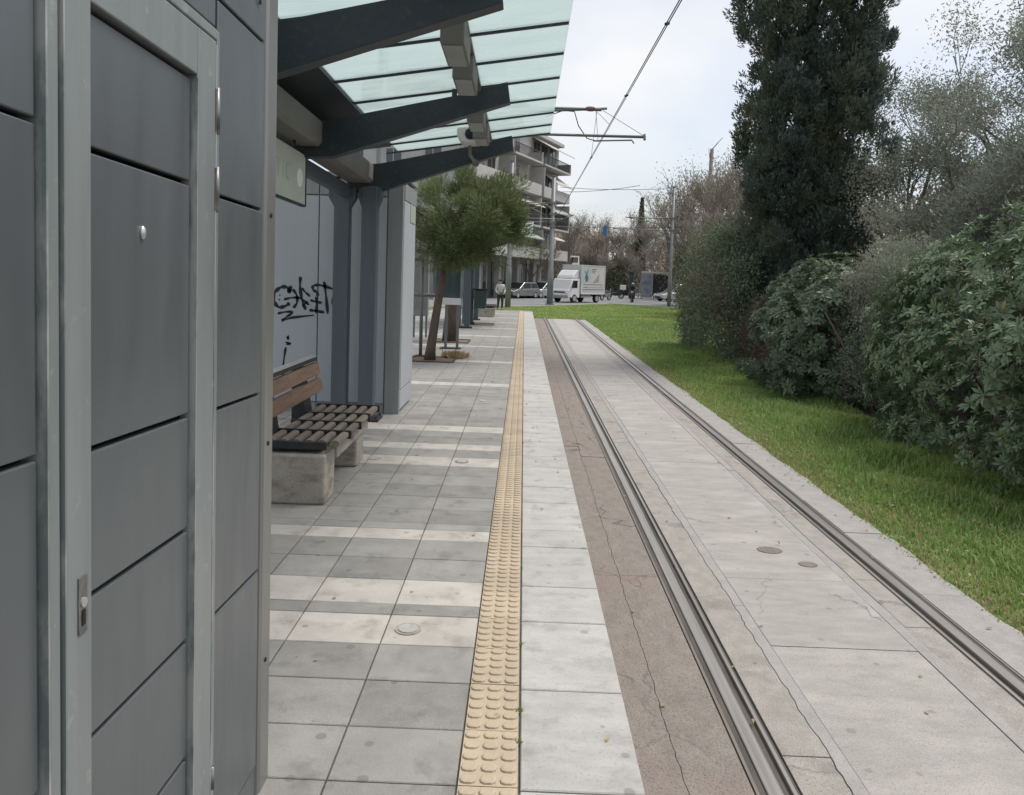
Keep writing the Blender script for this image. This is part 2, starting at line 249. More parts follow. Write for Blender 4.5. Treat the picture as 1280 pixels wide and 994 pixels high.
# ------------------------------------------------------------------ mesh helpers
def tag(o, label=None, cat=None, group=None, kind=None):
    if label: o['label'] = label
    if cat: o['category'] = cat
    if group: o['group'] = group
    if kind: o['kind'] = kind
    return o
def thing(name, label, cat, loc=(0, 0, 0), group=None):
    o = bpy.data.objects.new(name, None); COL.objects.link(o); o.location = loc; o.empty_display_size = 0.2
    return tag(o, label, cat, group)
def org(p):
    v = Vector((0, 0, 0))
    while p: v = v + p.location; p = p.parent
    return v
class MB:
    def __init__(s): s.v = []; s.f = []
    def quad(s, a, b, c, d): n = len(s.v); s.v += [tuple(a), tuple(b), tuple(c), tuple(d)]; s.f.append((n, n+1, n+2, n+3)); return s
    def box(s, x0, x1, y0, y1, z0, z1):
        n = len(s.v); s.v += [(x, y, z) for z in (z0, z1) for y in (y0, y1) for x in (x0, x1)]
        s.f += [tuple(n+i for i in q) for q in ((0, 2, 3, 1), (4, 5, 7, 6), (0, 1, 5, 4), (2, 6, 7, 3), (0, 4, 6, 2), (1, 3, 7, 5))]; return s
    def hexa(s, p):            # 8 points: bottom ring 0-3, top ring 4-7
        n = len(s.v); s.v += [tuple(q) for q in p]
        s.f += [tuple(n+i for i in q) for q in ((3, 2, 1, 0), (4, 5, 6, 7), (0, 1, 5, 4), (1, 2, 6, 5), (2, 3, 7, 6), (3, 0, 4, 7))]; return s
    def prism(s, poly, ax, a0, a1):   # poly 2D in the two other axes (cyclic xyz order kept ascending)
        n = len(s.v); k = len(poly)
        def P(u, w, a): return (a, u, w) if ax == 0 else ((u, a, w) if ax == 1 else (u, w, a))
        for a in (a0, a1): s.v += [P(u, w, a) for u, w in poly]
        s.f += [tuple(n+i for i in range(k)), tuple(n+k+i for i in reversed(range(k)))]
        s.f += [(n+i, n+k+i, n+k+(i+1) % k, n+(i+1) % k) for i in range(k)]; return s
    def tube(s, pts, r, n=8, cap=True):
        pts = [Vector(p) for p in pts]; R = r if isinstance(r, (list, tuple)) else [r]*len(pts)
        rings = []
        up = None
        for i, p in enumerate(pts):
            d = (pts[min(i+1, len(pts)-1)] - pts[max(i-1, 0)]).normalized()
            if up is None: up = Vector((0, 0, 1)) if abs(d.z) < 0.9 else Vector((1, 0, 0))
            a = d.cross(up).normalized(); b = a.cross(d).normalized(); up = b
            base = len(s.v)
            for k in range(n):
                t = 2*math.pi*k/n; q = p + (a*math.cos(t) + b*math.sin(t))*R[i]; s.v.append(tuple(q))
            rings.append(base)
        for u, w in zip(rings, rings[1:]):
            for k in range(n): s.f.append((u+k, u+(k+1) % n, w+(k+1) % n, w+k))
        if cap: s.f.append(tuple(rings[0]+k for k in reversed(range(n)))); s.f.append(tuple(rings[-1]+k for k in range(n)))
        return s
    def cyl(s, p0, p1, r, n=12): return s.tube([p0, p1], r, n)
    def ball(s, c, r, nu=12, nv=8):
        r = r if isinstance(r, (list, tuple)) else (r, r, r); n = len(s.v)
        for i in range(nv+1):
            ph = math.pi*i/nv
            for k in range(nu):
                t = 2*math.pi*k/nu; s.v.append((c[0]+r[0]*math.sin(ph)*math.cos(t), c[1]+r[1]*math.sin(ph)*math.sin(t), c[2]+r[2]*math.cos(ph)))
        for i in range(nv):
            for k in range(nu): s.f.append((n+i*nu+k, n+(i+1)*nu+k, n+(i+1)*nu+(k+1) % nu, n+i*nu+(k+1) % nu))
        return s
    def shear(s, k, y0): s.v = [(x, y, z + k*(y-y0)) for x, y, z in s.v]; return s
    def mesh(s, name):
        me = bpy.data.meshes.new(name); me.from_pydata(s.v, [], s.f); me.validate(); return me
    def build(s, name, m, parent=None, smooth=False, bevel=0.0, segs=2, origin=None):
        o0 = org(parent) if parent else Vector((0, 0, 0))
        loc = Vector(origin) if origin is not None else o0
        s.v = [(x-loc[0], y-loc[1], z-loc[2]) for x, y, z in s.v]
        me = s.mesh(name); o = link(name, me, m, parent)
        if origin is not None: o.location = loc - o0
        if bevel:
            if True:
                bm = bmesh.new(); bm.from_mesh(me); bmesh.ops.recalc_face_normals(bm, faces=bm.faces)
                ed = [e for e in bm.edges if len(e.link_faces) == 2 and e.calc_face_angle() > 0.6]
                bmesh.ops.bevel(bm, geom=ed, offset=bevel, segments=segs, affect='EDGES', profile=0.5, clamp_overlap=True); bm.to_mesh(me); bm.free()
        else:
            bm = bmesh.new(); bm.from_mesh(me); bmesh.ops.recalc_face_normals(bm, faces=bm.faces); bm.to_mesh(me); bm.free()
        if smooth: me.shade_smooth() if hasattr(me, 'shade_smooth') else None
        return o
def link(name, me, m, parent=None):
    o = bpy.data.objects.new(name, me); COL.objects.link(o); o.parent = parent
    if m is not None and not me.materials: me.materials.append(M[m])
    return o
def copy_tree(o, parent=None):
    c = o.copy(); COL.objects.link(c); c.parent = parent
    for ch in list(o.children): copy_tree(ch, c)
    return c
def np_mesh(name, V, T, smooth=False):
    V = np.asarray(V, np.float32); T = np.asarray(T, np.int32); k = T.shape[1]
    me = bpy.data.meshes.new(name); me.vertices.add(len(V)); me.vertices.foreach_set('co', V.ravel())
    me.loops.add(T.size); me.loops.foreach_set('vertex_index', T.ravel())
    me.polygons.add(len(T)); me.polygons.foreach_set('loop_start', np.arange(0, T.size, k, dtype=np.int32))
    me.update(calc_edges=True); return me
def norm(a): return a/np.maximum(np.linalg.norm(a, axis=1, keepdims=True), 1e-9)
def leaf_geo(P, D, L, Wd, fold=0.25, rng=RNG, Nr=None):
    """P points, D unit leaf directions, L lengths, Wd widths -> two triangles per leaf"""
    N = len(P); r = norm(rng.normal(size=(N, 3)))
    if Nr is not None: r = norm(Nr + r*.55)
    side = norm(np.cross(D, r)); nrm = np.cross(side, D)
    L = np.broadcast_to(L, N)[:, None]; Wd = np.broadcast_to(Wd, N)[:, None]
    mid = P + D*L*0.5 + nrm*L*0.08
    V = np.stack([P, mid + side*Wd*0.5 + nrm*Wd*fold, P + D*L, mid - side*Wd*0.5 + nrm*Wd*fold], 1).reshape(-1, 3)
    b = np.arange(N)[:, None]*4
    T = np.concatenate([b+[0, 1, 2], b+[0, 2, 3]], 1).reshape(-1, 3)
    return V, T
def join_geo(gs):
    Vs, Ts, n = [], [], 0
    for V, T in gs: Vs.append(V); Ts.append(T+n); n += len(V)
    return np.concatenate(Vs), np.concatenate(Ts)
def on_sphere(n, rng=RNG): return norm(rng.normal(size=(n, 3)))
def whorl(nl, L, Wd, rng):
    """rosette of nl pointed-oval leaves round +Z"""
    V, T = [], []
    for ring, (cnt, el, sc) in enumerate(((nl, 0.25, 1.0), (max(3, nl//2), 0.85, 0.7))):
        for k in range(cnt):
            a = 2*math.pi*(k + 0.5*ring)/cnt + rng.uniform(-.25, .25); e = el + rng.uniform(-.3, .3); l = L*sc*rng.uniform(.75, 1.1); w = Wd*sc
            d = np.array([math.cos(a)*math.cos(e), math.sin(a)*math.cos(e), math.sin(e)]); sd_ = np.array([-math.sin(a), math.cos(a), 0]); up = np.cross(d, sd_)*-1
            up = up if up[2] > 0 else -up
            b = len(V); V += [d*l*.06, d*l*.6+sd_*w*.5+up*w*.15, d*l-up*l*.12, d*l*.6-sd_*w*.5+up*w*.15, d*l*.6]
            T += [(b, b+4, b+1), (b+1, b+4, b+2), (b, b+3, b+4), (b+4, b+3, b+2)]
    return np.array(V), np.array(T)
def frame_from(A, rng):
    r = norm(rng.normal(size=A.shape)); X = norm(np.cross(A, r)); Y = np.cross(A, X); return np.stack([X, Y, A], 2)   # columns

# ================================================================== SETTING
ZT = -0.30                      # level of the track and of the ground round the platform
MB().box(-900, 900, -60, 1500, -1.2, ZT-0.10).build('ground', 'terrain').__setitem__('kind', 'structure')
def sheet(name, poly, z, m, thick=0.05):
    o = MB().prism(poly, 2, z-thick, z).build(name, m); o['kind'] = 'structure'; return o
# grass beds
sheet('grass_verge_ground', [(2.86, -4), (14, -4), (14, 37), (2.9, 37)], ZT-0.03, 'grass_ground', 0.06)
sheet('grass_field', [(-5.5, 37.0), (16, 37.0), (16, 53), (6.8, 60), (-0.5, 48.5), (-5.5, 44)], ZT-0.025, 'grass_far', 0.07)
sheet('grass_left', [(-14, -4), (-4.3, -4), (-4.3, 37), (-5.5, 37), (-5.5, 44), (-14, 40)], ZT-0.035, 'grass_ground', 0.06)
sheet('soil_bed', [(4.7, -4), (13.9, -4), (13.9, 36), (4.9, 36), (5.4, 17), (4.7, 12)], ZT-0.02, 'soil_dark', 0.05)
sheet('road', [(-60, 20), (-14.2, 40), (-5.6, 44.2), (-0.6, 48.7), (6.9, 60.2), (16.2, 53.2), (60, 30), (90, 60), (60, 130), (-40, 130), (-70, 60)], ZT-0.06, 'asphalt', 0.03)
sheet('pavement', [(4, 96), (14, 99), (60, 92), (90, 125), (60, 170), (4, 170)], ZT+0.08, 'paving_far', 0.15)
for a, b in [((-14.2, 39.9), (-5.5, 44.1)), ((-5.5, 44.1), (-0.5, 48.6)), ((-0.5, 48.6), (6.8, 60.1)), ((6.8, 60.1), (16.1, 53.1)), ((16.1, 53.1), (40, 42))]:
    a = Vector((*a, 0)); b = Vector((*b, 0)); d = (b-a).normalized(); nn = Vector((-d.y, d.x, 0))*0.15
    MB().prism([(p.x, p.y) for p in (a, b, b+nn, a+nn)], 2, ZT-0.08, ZT+0.05).build('kerb', 'kerb')['kind'] = 'structure'
# ---- platform
plat = MB().box(-4.2, 0.40, -4, 36.6, ZT-0.1, -0.014).build('platform', 'joint'); plat['kind'] = 'structure'
MB().box(0.40, 0.435, -4, 36.6, ZT-0.08, -0.05).build('edge_wall', 'concrete_brown', plat)
bounds = [1.2, 1.5, 1.8, 2.11, 2.412, 2.717, 3.041, ('L', 3.345, 3.645), 3.767, ('L', 3.767, 4.076), 4.39, 4.706, ('L', 4.706, 4.901), 5.03]
rows = []          # (y0, y1, light?)
ys = [(0.9, 1.2, 0), (1.2, 1.5, 0), (1.5, 1.8, 0), (1.8, 2.11, 0), (2.11, 2.412, 0), (2.412, 2.717, 0), (2.717, 3.041, 0), (3.041, 3.345, 0), (3.345, 3.645, 1), (3.645, 3.767, 0),
      (3.767, 4.076, 1), (4.076, 4.39, 0), (4.39, 4.706, 0), (4.706, 4.901, 1), (4.901, 5.03, 0)]
ys += [(5.03+.31*i, 5.34+.31*i, 0) for i in range(5)] + [(6.58, 6.9, 1), (6.9, 7.207, 0), (7.207, 7.45, 1), (7.45, 7.75, 0), (7.75, 8.046, 0), (8.046, 8.347, 1), (8.347, 8.65, 0), (8.65, 8.955, 0)]
y = 8.955; k = 0
while y < 36.2:
    light = 1 if (abs(((y-8.2) % 3.1)) < 0.31 and k % 1 == 0) else 0
    h = 0.31; ys.append((y, y+h, light)); y += h; k += 1
cols = [-0.165, -0.593, -1.02, -1.33, -1.76, -2.19, -2.62]
mesh_cache = {}
def piece(name, sx, sy, sz, m, parent, x, yy, z, bev=0.003):
    key = (name, m, round(sx, 3), round(sy, 3), round(sz, 3))
    if key not in mesh_cache:
        b = bev; mb = MB(); hx, hy = sx/2, sy/2
        mb.v = [(-hx, -hy, -sz), (hx, -hy, -sz), (hx, hy, -sz), (-hx, hy, -sz), (-hx, -hy, -b), (hx, -hy, -b), (hx, hy, -b), (-hx, hy, -b),
                (-hx+b, -hy+b, 0), (hx-b, -hy+b, 0), (hx-b, hy-b, 0), (-hx+b, hy-b, 0)]
        mb.f = [(0, 1, 5, 4), (1, 2, 6, 5), (2, 3, 7, 6), (3, 0, 4, 7), (4, 5, 9, 8), (5, 6, 10, 9), (6, 7, 11, 10), (7, 4, 8, 11), (8, 9, 10, 11)]
        mesh_cache[key] = mb.mesh(name)
    o = link(name, mesh_cache[key], m, parent); o.location = Vector((x, yy, z)) - org(parent); return o
G = 0.003
far = MB(); far_l = MB()
for (y0, y1, lt) in ys:
    for c1, c0 in zip(cols, cols[1:]):
        if y1 < 12.1:
            if y1 < 2.0 and c1 < -0.7: continue
            piece('paving_tile', c1-c0-2*G, y1-y0-2*G, 0.012, 'tile_light' if lt else 'tile_grey', plat, (c0+c1)/2, (y0+y1)/2, random.uniform(-.0012, .0006))
        else: (far_l if lt else far).box(c0+G, c1-G, y0+G, y1-G, -0.012, random.uniform(-.001, .0004))
    for c1, c0 in zip([-2.62, -3.05, -3.48, -3.9], [-3.05, -3.48, -3.9, -4.18]): (far_l if lt else far).box(c0+G, c1-G, y0+G, y1-G, -0.012, 0)
for nm, mb, mm in (('far_paving', far, 'tile_grey'), ('far_light_paving', far_l, 'tile_light')): mb.build(nm, mm, plat)['kind'] = 'stuff'
# tactile tiles: three rows of oval blisters moulded in one tile
def tactile_tile(sy):
    key = ('t', round(sy, 2))
    if key in mesh_cache: return mesh_cache[key]
    mb = MB(); sx = 0.2; mb.box(-sx/2+.002, sx/2-.002, -sy/2+.002, sy/2-.002, -0.012, 0)
    nr = max(1, round(sy/0.0605))
    for i in range(nr):
        yy = -sy/2 + sy*(i+.5)/nr
        for j in range(3):
            xx = -sx/2 + sx*(j+.5)/3; n0 = len(mb.v); K = 10
            for (s, z) in ((1, 0.0003), (0.93, 0.006), (0.72, 0.0078)):
                for k in range(K):
                    t = 2*math.pi*k/K
                    cx_, sy_ = math.cos(t), math.sin(t)
                    ex = math.copysign(abs(cx_)**0.75, cx_)*0.0285*s; ey = math.copysign(abs(sy_)**0.75, sy_)*0.0225*s
                    mb.v.append((xx+ex, yy+ey, z))
            for a in (0, 1):
                for k in range(K): mb.f.append((n0+a*K+k, n0+a*K+(k+1) % K, n0+(a+1)*K+(k+1) % K, n0+(a+1)*K+k))
            mb.f.append(tuple(n0+2*K+k for k in range(K)))
    mesh_cache[key] = mb.mesh('tactile_tile'); return mesh_cache[key]
ty = 1.2
tys = [1.2, 1.5, 1.8, 2.11, 2.412, 2.717, 3.041, 3.345, 3.645]
while tys[-1] < 36.3: tys.append(tys[-1]+0.3075)
for a, b in zip(tys, tys[1:]):
    o = link('tactile_tile', tactile_tile(round(b-a, 2)), 'tactile', plat); o.location = Vector((-0.0625, (a+b)/2, random.uniform(-.001, .001))) - org(plat)
# pale edge slabs
sl = [0.95, 1.36, 1.98, 2.40, 3.014, 3.631, 4.056, 4.664, 4.98]
i = 0
while sl[-1] < 36.0: sl.append(sl[-1] + (0.617, 0.425)[i % 2]); i += 1
for a, b in zip(sl, sl[1:]):
    piece('edge_slab', 0.408, b-a-.009, 0.055, 'marble', plat, 0.248, (a+b)/2, random.uniform(-.0015, .001), 0.004)
MB().box(-4.2, 0.45, 36.6, 36.9, ZT-0.05, 0.0).build('end_kerb', 'marble', plat)
# discs set in the pale bands
for (x, yy) in ((-0.487, 3.494), (-0.50, 6.75), (-1.28, 3.50), (-1.28, 6.75), (-0.5, 10.1)):
    MB().cyl((x, yy, 0.0), (x, yy, 0.004), 0.062, 24).build('paving_disc_ring', 'concrete_bench', plat)
    MB().cyl((x, yy, 0.003), (x, yy, 0.0075), 0.045, 24).build('paving_disc', 'marble', plat)
# weeds in the joint beside the tactile strip
def tuft(x, y, z, n, h, m, name, parent=None, spread=0.03, label=None, cat=None):
    P = np.array([x, y, z]) + np.c_[RNG.normal(0, spread, n), RNG.normal(0, spread, n), np.zeros(n)]
    D = norm(np.c_[RNG.normal(0, .6, n), RNG.normal(0, .6, n), np.ones(n)])
    V, T = leaf_geo(P, D, RNG.uniform(.5, 1, n)*h, h*0.3)
    o0 = np.array(org(parent)) if parent else 0
    o = link(name, np_mesh(name, V-o0, T), m, parent)
    if label: tag(o, label, cat, kind='stuff')
    return o
for (x, yy, n) in ((0.043, 2.86, 26), (0.043, 2.66, 14), (0.043, 3.4, 8), (0.042, 4.3, 8), (0.042, 5.2, 8), (0.042, 6.1, 8), (0.042, 7.6, 8), (0.042, 9.2, 8), (0.042, 11, 10), (0.042, 13, 10)):
    tuft(x, yy, -0.004, n, 0.02, 'blade', 'weed', plat, 0.006)['kind'] = 'stuff'

# ---- track
track = MB().box(0.43, 2.9, -4, 36.4, ZT-0.09, ZT-0.03).build('track_bed', 'joint'); track['kind'] = 'structure'
rj = random.Random(3)
def jag(x, y0, y1, amp, step=0.12):
    pts = []; yy = y0; v = 0
    while yy < y1 - step*0.5:
        v = v*0.6 + rj.uniform(-amp, amp); pts.append((x+v, yy)); yy += step*rj.uniform(.6, 1.4)
    pts.append((x + rj.uniform(-amp, amp), y1)); return pts
def slab_strip(name, m, left, right, z, joints, gap=0.005):
    """left/right: polylines (x,y) sorted in y; cut at joints"""
    def fx(pl, yy):
        for (xa, ya), (xb, yb) in zip(pl, pl[1:]):
            if ya <= yy <= yb: return xa + (xb-xa)*(yy-ya)/(yb-ya+1e-9)
        return pl[-1][0] if yy > pl[-1][1] else pl[0][0]
    for a, b in zip(joints, joints[1:]):
        sk = rj.uniform(-.02, .02)
        A, B = a+gap, b-gap
        Lp = [(fx(left, A)+gap, A)] + [(x+gap, yy) for x, yy in left if A+.02 < yy < B-.02] + [(fx(left, B)+gap, B)]
        Rp = [(fx(right, A)-gap, A)] + [(x-gap, yy) for x, yy in right if A+.02 < yy < B-.02] + [(fx(right, B)-gap, B)]
        # build as a strip of quads through the merged y values
        yv = sorted(set([round(p[1], 4) for p in Lp+Rp])); mb = MB(); n = len(yv); zz = z + rj.uniform(-.003, .002)
        for q in yv: mb.v += [(fx(left, q)+gap, q, zz), (fx(right, q)-gap, q, zz), (fx(left, q)+gap, q, ZT-.035), (fx(right, q)-gap, q, ZT-.035)]
        for i in range(n-1):
            c = i*4; d = c+4; mb.f += [(c, c+1, d+1, d), (c+2, c, d, d+2), (c+1, c+3, d+3, d+1)]
        mb.f += [(0, 2, 3, 1), (4*n-4, 4*n-3, 4*n-1, 4*n-2)]
        mb.build(name, m, track)
YE = 36.2
straight = lambda x: [(x, -4), (x, YE)]
j_out = [-4, 1.1, 5.02, 8.9, 13.0, 17.5, 22, 27, 32, YE]
slab_strip('outer_slab', 'concrete_brown', straight(0.44), jag(0.70, -4, YE, 0.005, .035), ZT, j_out, 0.0018)
rj = random.Random(3)
slab_strip('outer_slab', 'concrete_brown', jag(0.70, -4, YE, 0.005, .035), straight(0.962), ZT-.001, [-4, 1.6, 5.03, 8.4, 13.1, 18, 24, 30, YE], 0.0018)
rj = random.Random(5)
jl = jag(1.35, -4, YE, 0.006, .04)
slab_strip('inner_slab', 'concrete_grey', straight(1.149), jl, ZT-.002, [-4, 1.4, 3.12, 6.4, 10.5, 15, 20, 26, YE], 0.002)
slab_strip('joint_strip', 'concrete_edge', jl, straight(1.415), ZT, [-4, 2.2, 4.6, 9, 15, 22, YE], 0.002)
rj = random.Random(6); jr = jag(2.285, -4, YE, 0.007, .2)
slab_strip('centre_slab', 'concrete', straight(1.415), straight(2.215), ZT+.001, [-4, 1.5, 2.6, 4.1, 5.055, 8.3, 11.8, 15.6, 19.5, 24, 28, 32, YE], 0.0025)
slab_strip('joint_strip', 'concrete_edge', straight(2.215), jr, ZT, [-4, 2.9, 4.1, 4.7, 8.0, 13, 19, 27, YE], 0.002)
slab_strip('inner_slab', 'concrete_grey', jr, straight(2.451), ZT-.001, [-4, 1.9, 4.4, 5.1, 9.8, 14, 20, 27, YE], 0.002)
rj = random.Random(9); je = jag(2.955, -4, YE, 0.02, .14)
slab_strip('verge_slab', 'concrete_edge', straight(2.638), je, ZT-.003, [-4, 1.5, 4.9, 6.1, 7.0, 9.4, 12.3, 16, 20, 25, 30, YE], 0.003)
for (x, yy, rx_, ry_) in ((1.889, 5.611, .09, .07), (2.075, 5.345, .065, .05)):
    mb = MB(); K = 20
    mb.prism([(x+rx_*math.cos(2*math.pi*k/K)*(1+.08*math.sin(3*k)), yy+ry_*math.sin(2*math.pi*k/K)) for k in range(K)], 2, ZT-.01, ZT+.004)
    mb.build('iron_cap', 'rail_side', track)
# grooved rails (Ri profile: head, flangeway groove, guard lip) in rubber jackets
def rail(x, guard, label):
    """x = centre of running head; guard = +1 puts the groove on the +X side"""
    t = thing('tram_rail', label, 'rail', (x, 0, ZT-0.03))
    g = guard
    def strip(n, a, b, z0, z1, m, bev=0.004):
        xa, xb = sorted((x+g*a, x+g*b)); MB().box(xa, xb, -4, YE+.15, z0, z1).build(n, m, t, bevel=bev)
    strip('running_head', -0.035, 0.030, ZT-.029, ZT+.003, 'rail_steel', 0.006)
    strip('groove_floor', 0.030, 0.068, ZT-.029, ZT-.020, 'rail_dark', 0)
    strip('guard_lip', 0.068, 0.087, ZT-.029, ZT-.001, 'rail_steel', 0.003)
    strip('rubber_jacket', -0.062, -0.036, ZT-.029, ZT-.007, 'rail_dark', 0)
    strip('edge_bar', -0.078, -0.063, ZT-.029, ZT-.002, 'rail_side', 0.002)
    strip('rubber_jacket', 0.088, 0.099, ZT-.029, ZT-.009, 'rail_dark', 0)
rail(1.045, 1, 'grooved steel tram rail set in concrete beside the raised platform')
rail(2.555, -1, 'grooved steel tram rail set in concrete beside the grass verge')

# ================================================================== NEAR OBJECTS
# ---- metal clad cabinet with a door
KX = -0.79; KS = -0.028
kio = thing('metal_kiosk', 'dark grey metal clad service kiosk with a framed panel door at the platform', 'kiosk', (-1.7, 0.9, 0))
def kb(name, m, parent, x0, x1, y0, y1, z0, z1, bev=0.0, sh=True):
    mb = MB().box(x0, x1, y0, y1, z0, z1)
    if sh: mb.shear(KS, 1.6)
    return mb.build(name, m, parent, bevel=bev)
kb('core', 'gap_black', kio, -2.58, KX-0.03, -1.15, 2.40, 0.0, 2.95, sh=False)
kb('roof', 'post_metal', kio, -2.66, KX+0.03, -1.22, 2.46, 2.95, 3.03, 0.01, sh=False)
def panels(parent, y0, y1, zs, x1=KX, name='panel', g=0.005, m='panel_metal', th=0.022):
    for a, b in zip(zs, zs[1:]): kb(name, m, parent, x1-th, x1, y0+g, y1-g, a+g, b-g, 0.003)
ZL = [0.12, 0.76, 1.335, 1.882, 2.36, 2.95]
panels(kio, -1.12, 0.30, ZL); panels(kio, 0.30, 1.238, ZL)
kb('jamb', 'frame_metal', kio, KX-.03, KX+.012, 1.246, 1.278, 0.02, 2.262, 0.004)
kb('worn_edge', 'edge_silver', kio, KX-.03, KX+.0145, 1.2388, 1.2440, 0.02, 2.262)
kb('jamb', 'frame_metal', kio, KX-.03, KX+.010, 1.933, 1.952, 0.02, 2.262, 0.004)
kb('lintel', 'frame_metal', kio, KX-.03, KX+.011, 1.2785, 1.9325, 2.236, 2.262, 0.003)
panels(kio, 1.238, 1.952, [2.268, 2.95])
ZR = [0.125, 0.757, 1.307, 1.86, 2.35, 2.95]
panels(kio, 1.956, 2.312, ZR)
kb('plinth', 'panel_metal', kio, KX-.03, KX-.006, 1.95, 2.312, 0.0, 0.118); kb('plinth', 'panel_metal', kio, KX-.03, KX-.006, -1.12, 1.24, 0.0, 0.118)
kb('corner_post', 'post_metal', kio, KX-.12, KX+.004, 2.318, 2.43, 0.0, 2.95, 0.018)
kb('side_panel', 'panel_metal', kio, -2.58, KX-.125, 2.405, 2.425, 0.02, 2.94)
for (yy, zz) in ((2.37, 1.83), (2.37, 1.12), (2.37, 0.42), (2.37, 2.5), (2.25, 2.43)):
    MB().cyl((KX+.004, yy, zz), (KX+.0075, yy, zz), 0.007, 10).build('rivet', 'gap_black', kio)
# door: stiles and rails proud of five recessed panels
dm = MB()
dm.box(KX-.025, KX+.016, 1.286, 1.366, 0.05, 2.228); dm.box(KX-.025, KX+.016, 1.808, 1.914, 0.05, 2.228)
dm.box(KX-.025, KX+.0155, 1.366, 1.808, 2.118, 2.228); dm.box(KX-.025, KX+.0155, 1.366, 1.808, 0.05, 0.13)
dm.shear(KS, 1.6); door = dm.build('door', 'frame_metal', kio, bevel=0.003)
panels(door, 1.368, 1.806, [0.14, 0.47, 0.766, 1.042, 1.318, 1.866, 2.112], x1=KX+.002, name='door_panel', g=0.006)
kb('worn_edge', 'edge_silver', door, KX-.02, KX+.0172, 1.2825, 1.2860, 0.05, 2.228); kb('worn_edge', 'edge_silver', door, KX-.02, KX+.0174, 1.8055, 1.8085, 0.14, 2.11)
kb('worn_edge', 'edge_silver', door, KX-.02, KX+.0172, 1.9115, 1.9165, 0.05, 2.22)
for (a, b) in ((2.005, 2.118), (1.812, 1.925)):
    h = MB().cyl((KX+.016, 1.9235, a), (KX+.016, 1.9235, b), 0.0065, 10).shear(KS, 1.6).build('hinge', 'hinge_metal', door, smooth=True)
    MB().box(KX+.0163, KX+.0178, 1.909, 1.9195, a+.004, b-.004).shear(KS, 1.6).build('hinge_leaf', 'hinge_metal', door)
MB().cyl((KX+.016, 1.9235, .30), (KX+.016, 1.9235, .36), 0.0065, 10).build('hinge', 'hinge_metal', door, smooth=True)
kb('lock_plate', 'hinge_metal', door, KX+.016, KX+.019, 1.320, 1.347, 0.995, 1.10, 0.0012)
MB().cyl((KX+.018, 1.333, 1.06), (KX+.022, 1.333, 1.06), 0.009, 12).build('lock_cylinder', 'rail_alu', door)
MB().box(KX+.0185, KX+.0205, 1.328, 1.338, 1.018, 1.046).build('lock_slot', 'gap_black', door)
MB().ball((KX+.004, 1.575, 1.733), (0.006, 0.009, 0.014), 10, 8).build('door_stud', 'rail_alu', door, smooth=True)

# ---- shelter with cantilever beams and glass canopy
def shelter(Y0, s, label, beams, gy0, gy1, purl, col_at, sign, extra):
    t = thing('tram_shelter', label, 'shelter', (-1.85, Y0, 0))
    SK = -0.02
    def B(mb, name, m, par=t, **kw): mb.shear(SK, 7.0 if s else Y0); return mb.build(name, m, par, **kw)
    for yb in beams:
        poly = [(-1.98, 2.56), (-1.60, 2.585), (-0.16, 3.065), (-0.185, 3.225), (-0.40, 3.172), (-0.405, 3.148), (-1.60, 2.885), (-1.98, 2.84)]
        B(MB().prism(poly, 1, yb-0.055, yb+0.055), 'cantilever_beam', 'beam_dark', bevel=0.004)
        B(MB().box(-1.62, 0.20, yb-.012, yb+.012, 3.0, 3.02).shear(0, 0), 'glass_bracket', 'beam_dark') if False else None
        for xs in (-0.62,):     # brackets up to the glass
            zb = 2.885 + (xs+1.60)*0.2155; zg = 3.035 + (xs+1.48)*0.152
            if zg > zb: B(MB().box(xs-.02, xs+.02, yb-.02, yb+.02, zb-.01, zg), 'glass_bracket', 'beam_dark')
    y0, y1 = min(beams), max(beams)
    # longitudinal girder on the column line
    B(MB().prism([(-1.97, 2.66), (-1.72, 2.66), (-1.69, 2.69), (-1.69, 2.86), (-1.97, 2.86)], 1, y0-1.4, y1-.057), 'girder', 'girder_grey', bevel=0.006)
    B(MB().box(-2.02, -1.94, y0-1.4, y1+.25, 2.5, 2.63), 'girder_flange', 'column_dark', bevel=0.004)
    # opaque gutter member behind the glass
    B(MB().prism([(-2.15, 2.93), (-1.47, 3.03), (-1.47, 3.07), (-2.15, 2.99)], 1, gy0, gy1-.5), 'gutter_plate', 'beam_dark')
    for c in col_at:
        for xc in (-2.03, -1.725):
            c0 = MB().box(xc-.085, xc+.085, c-.08, c+.08, 0.03, 2.60).build('column', 'column_dark', t, bevel=0.012)
            hw = (.085, .15) if xc < -1.9 else (.084, .125)
            MB().prism([(xc-hw[0], 2.36), (xc+hw[0], 2.36), (xc+hw[1], 2.47), (xc+hw[1], 2.585), (xc-hw[1], 2.585), (xc-hw[1], 2.47)], 1, c-.07, c+.07).build('column_head', 'column_dark', t, bevel=0.01)
            MB().box(xc-.16, xc+.16, c-.15, c+.15, 0.0, 0.03).build('base_plate', 'black_metal', t, bevel=0.006)
            for dx in (-.13, .13):
                for dy in (-.12, .12): MB().cyl((xc+dx, c+dy, .03), (xc+dx, c+dy, .055), .014, 6).build('bolt', 'black_metal', t)
    # glass panes between purlins
    for a, b in zip(purl, purl[1:]):
        B(MB().hexa([(-1.47, a+.016, 3.062), (0.245, a+.016, 3.323), (0.245, b-.016, 3.323), (-1.47, b-.016, 3.062), (-1.47, a+.016, 3.074), (0.245, a+.016, 3.335), (0.245, b-.016, 3.335), (-1.47, b-.016, 3.074)]), 'glass_pane', 'canopy_glass')
    for a in purl:
        B(MB().hexa([(-1.60, a-.011, 3.024), (0.24, a-.011, 3.306), (0.24, a+.011, 3.306), (-1.60, a+.011, 3.024), (-1.60, a-.014, 3.04), (0.24, a-.014, 3.3205), (0.24, a+.014, 3.3205), (-1.60, a+.014, 3.04)]), 'purlin', 'beam_dark')
    return t, B
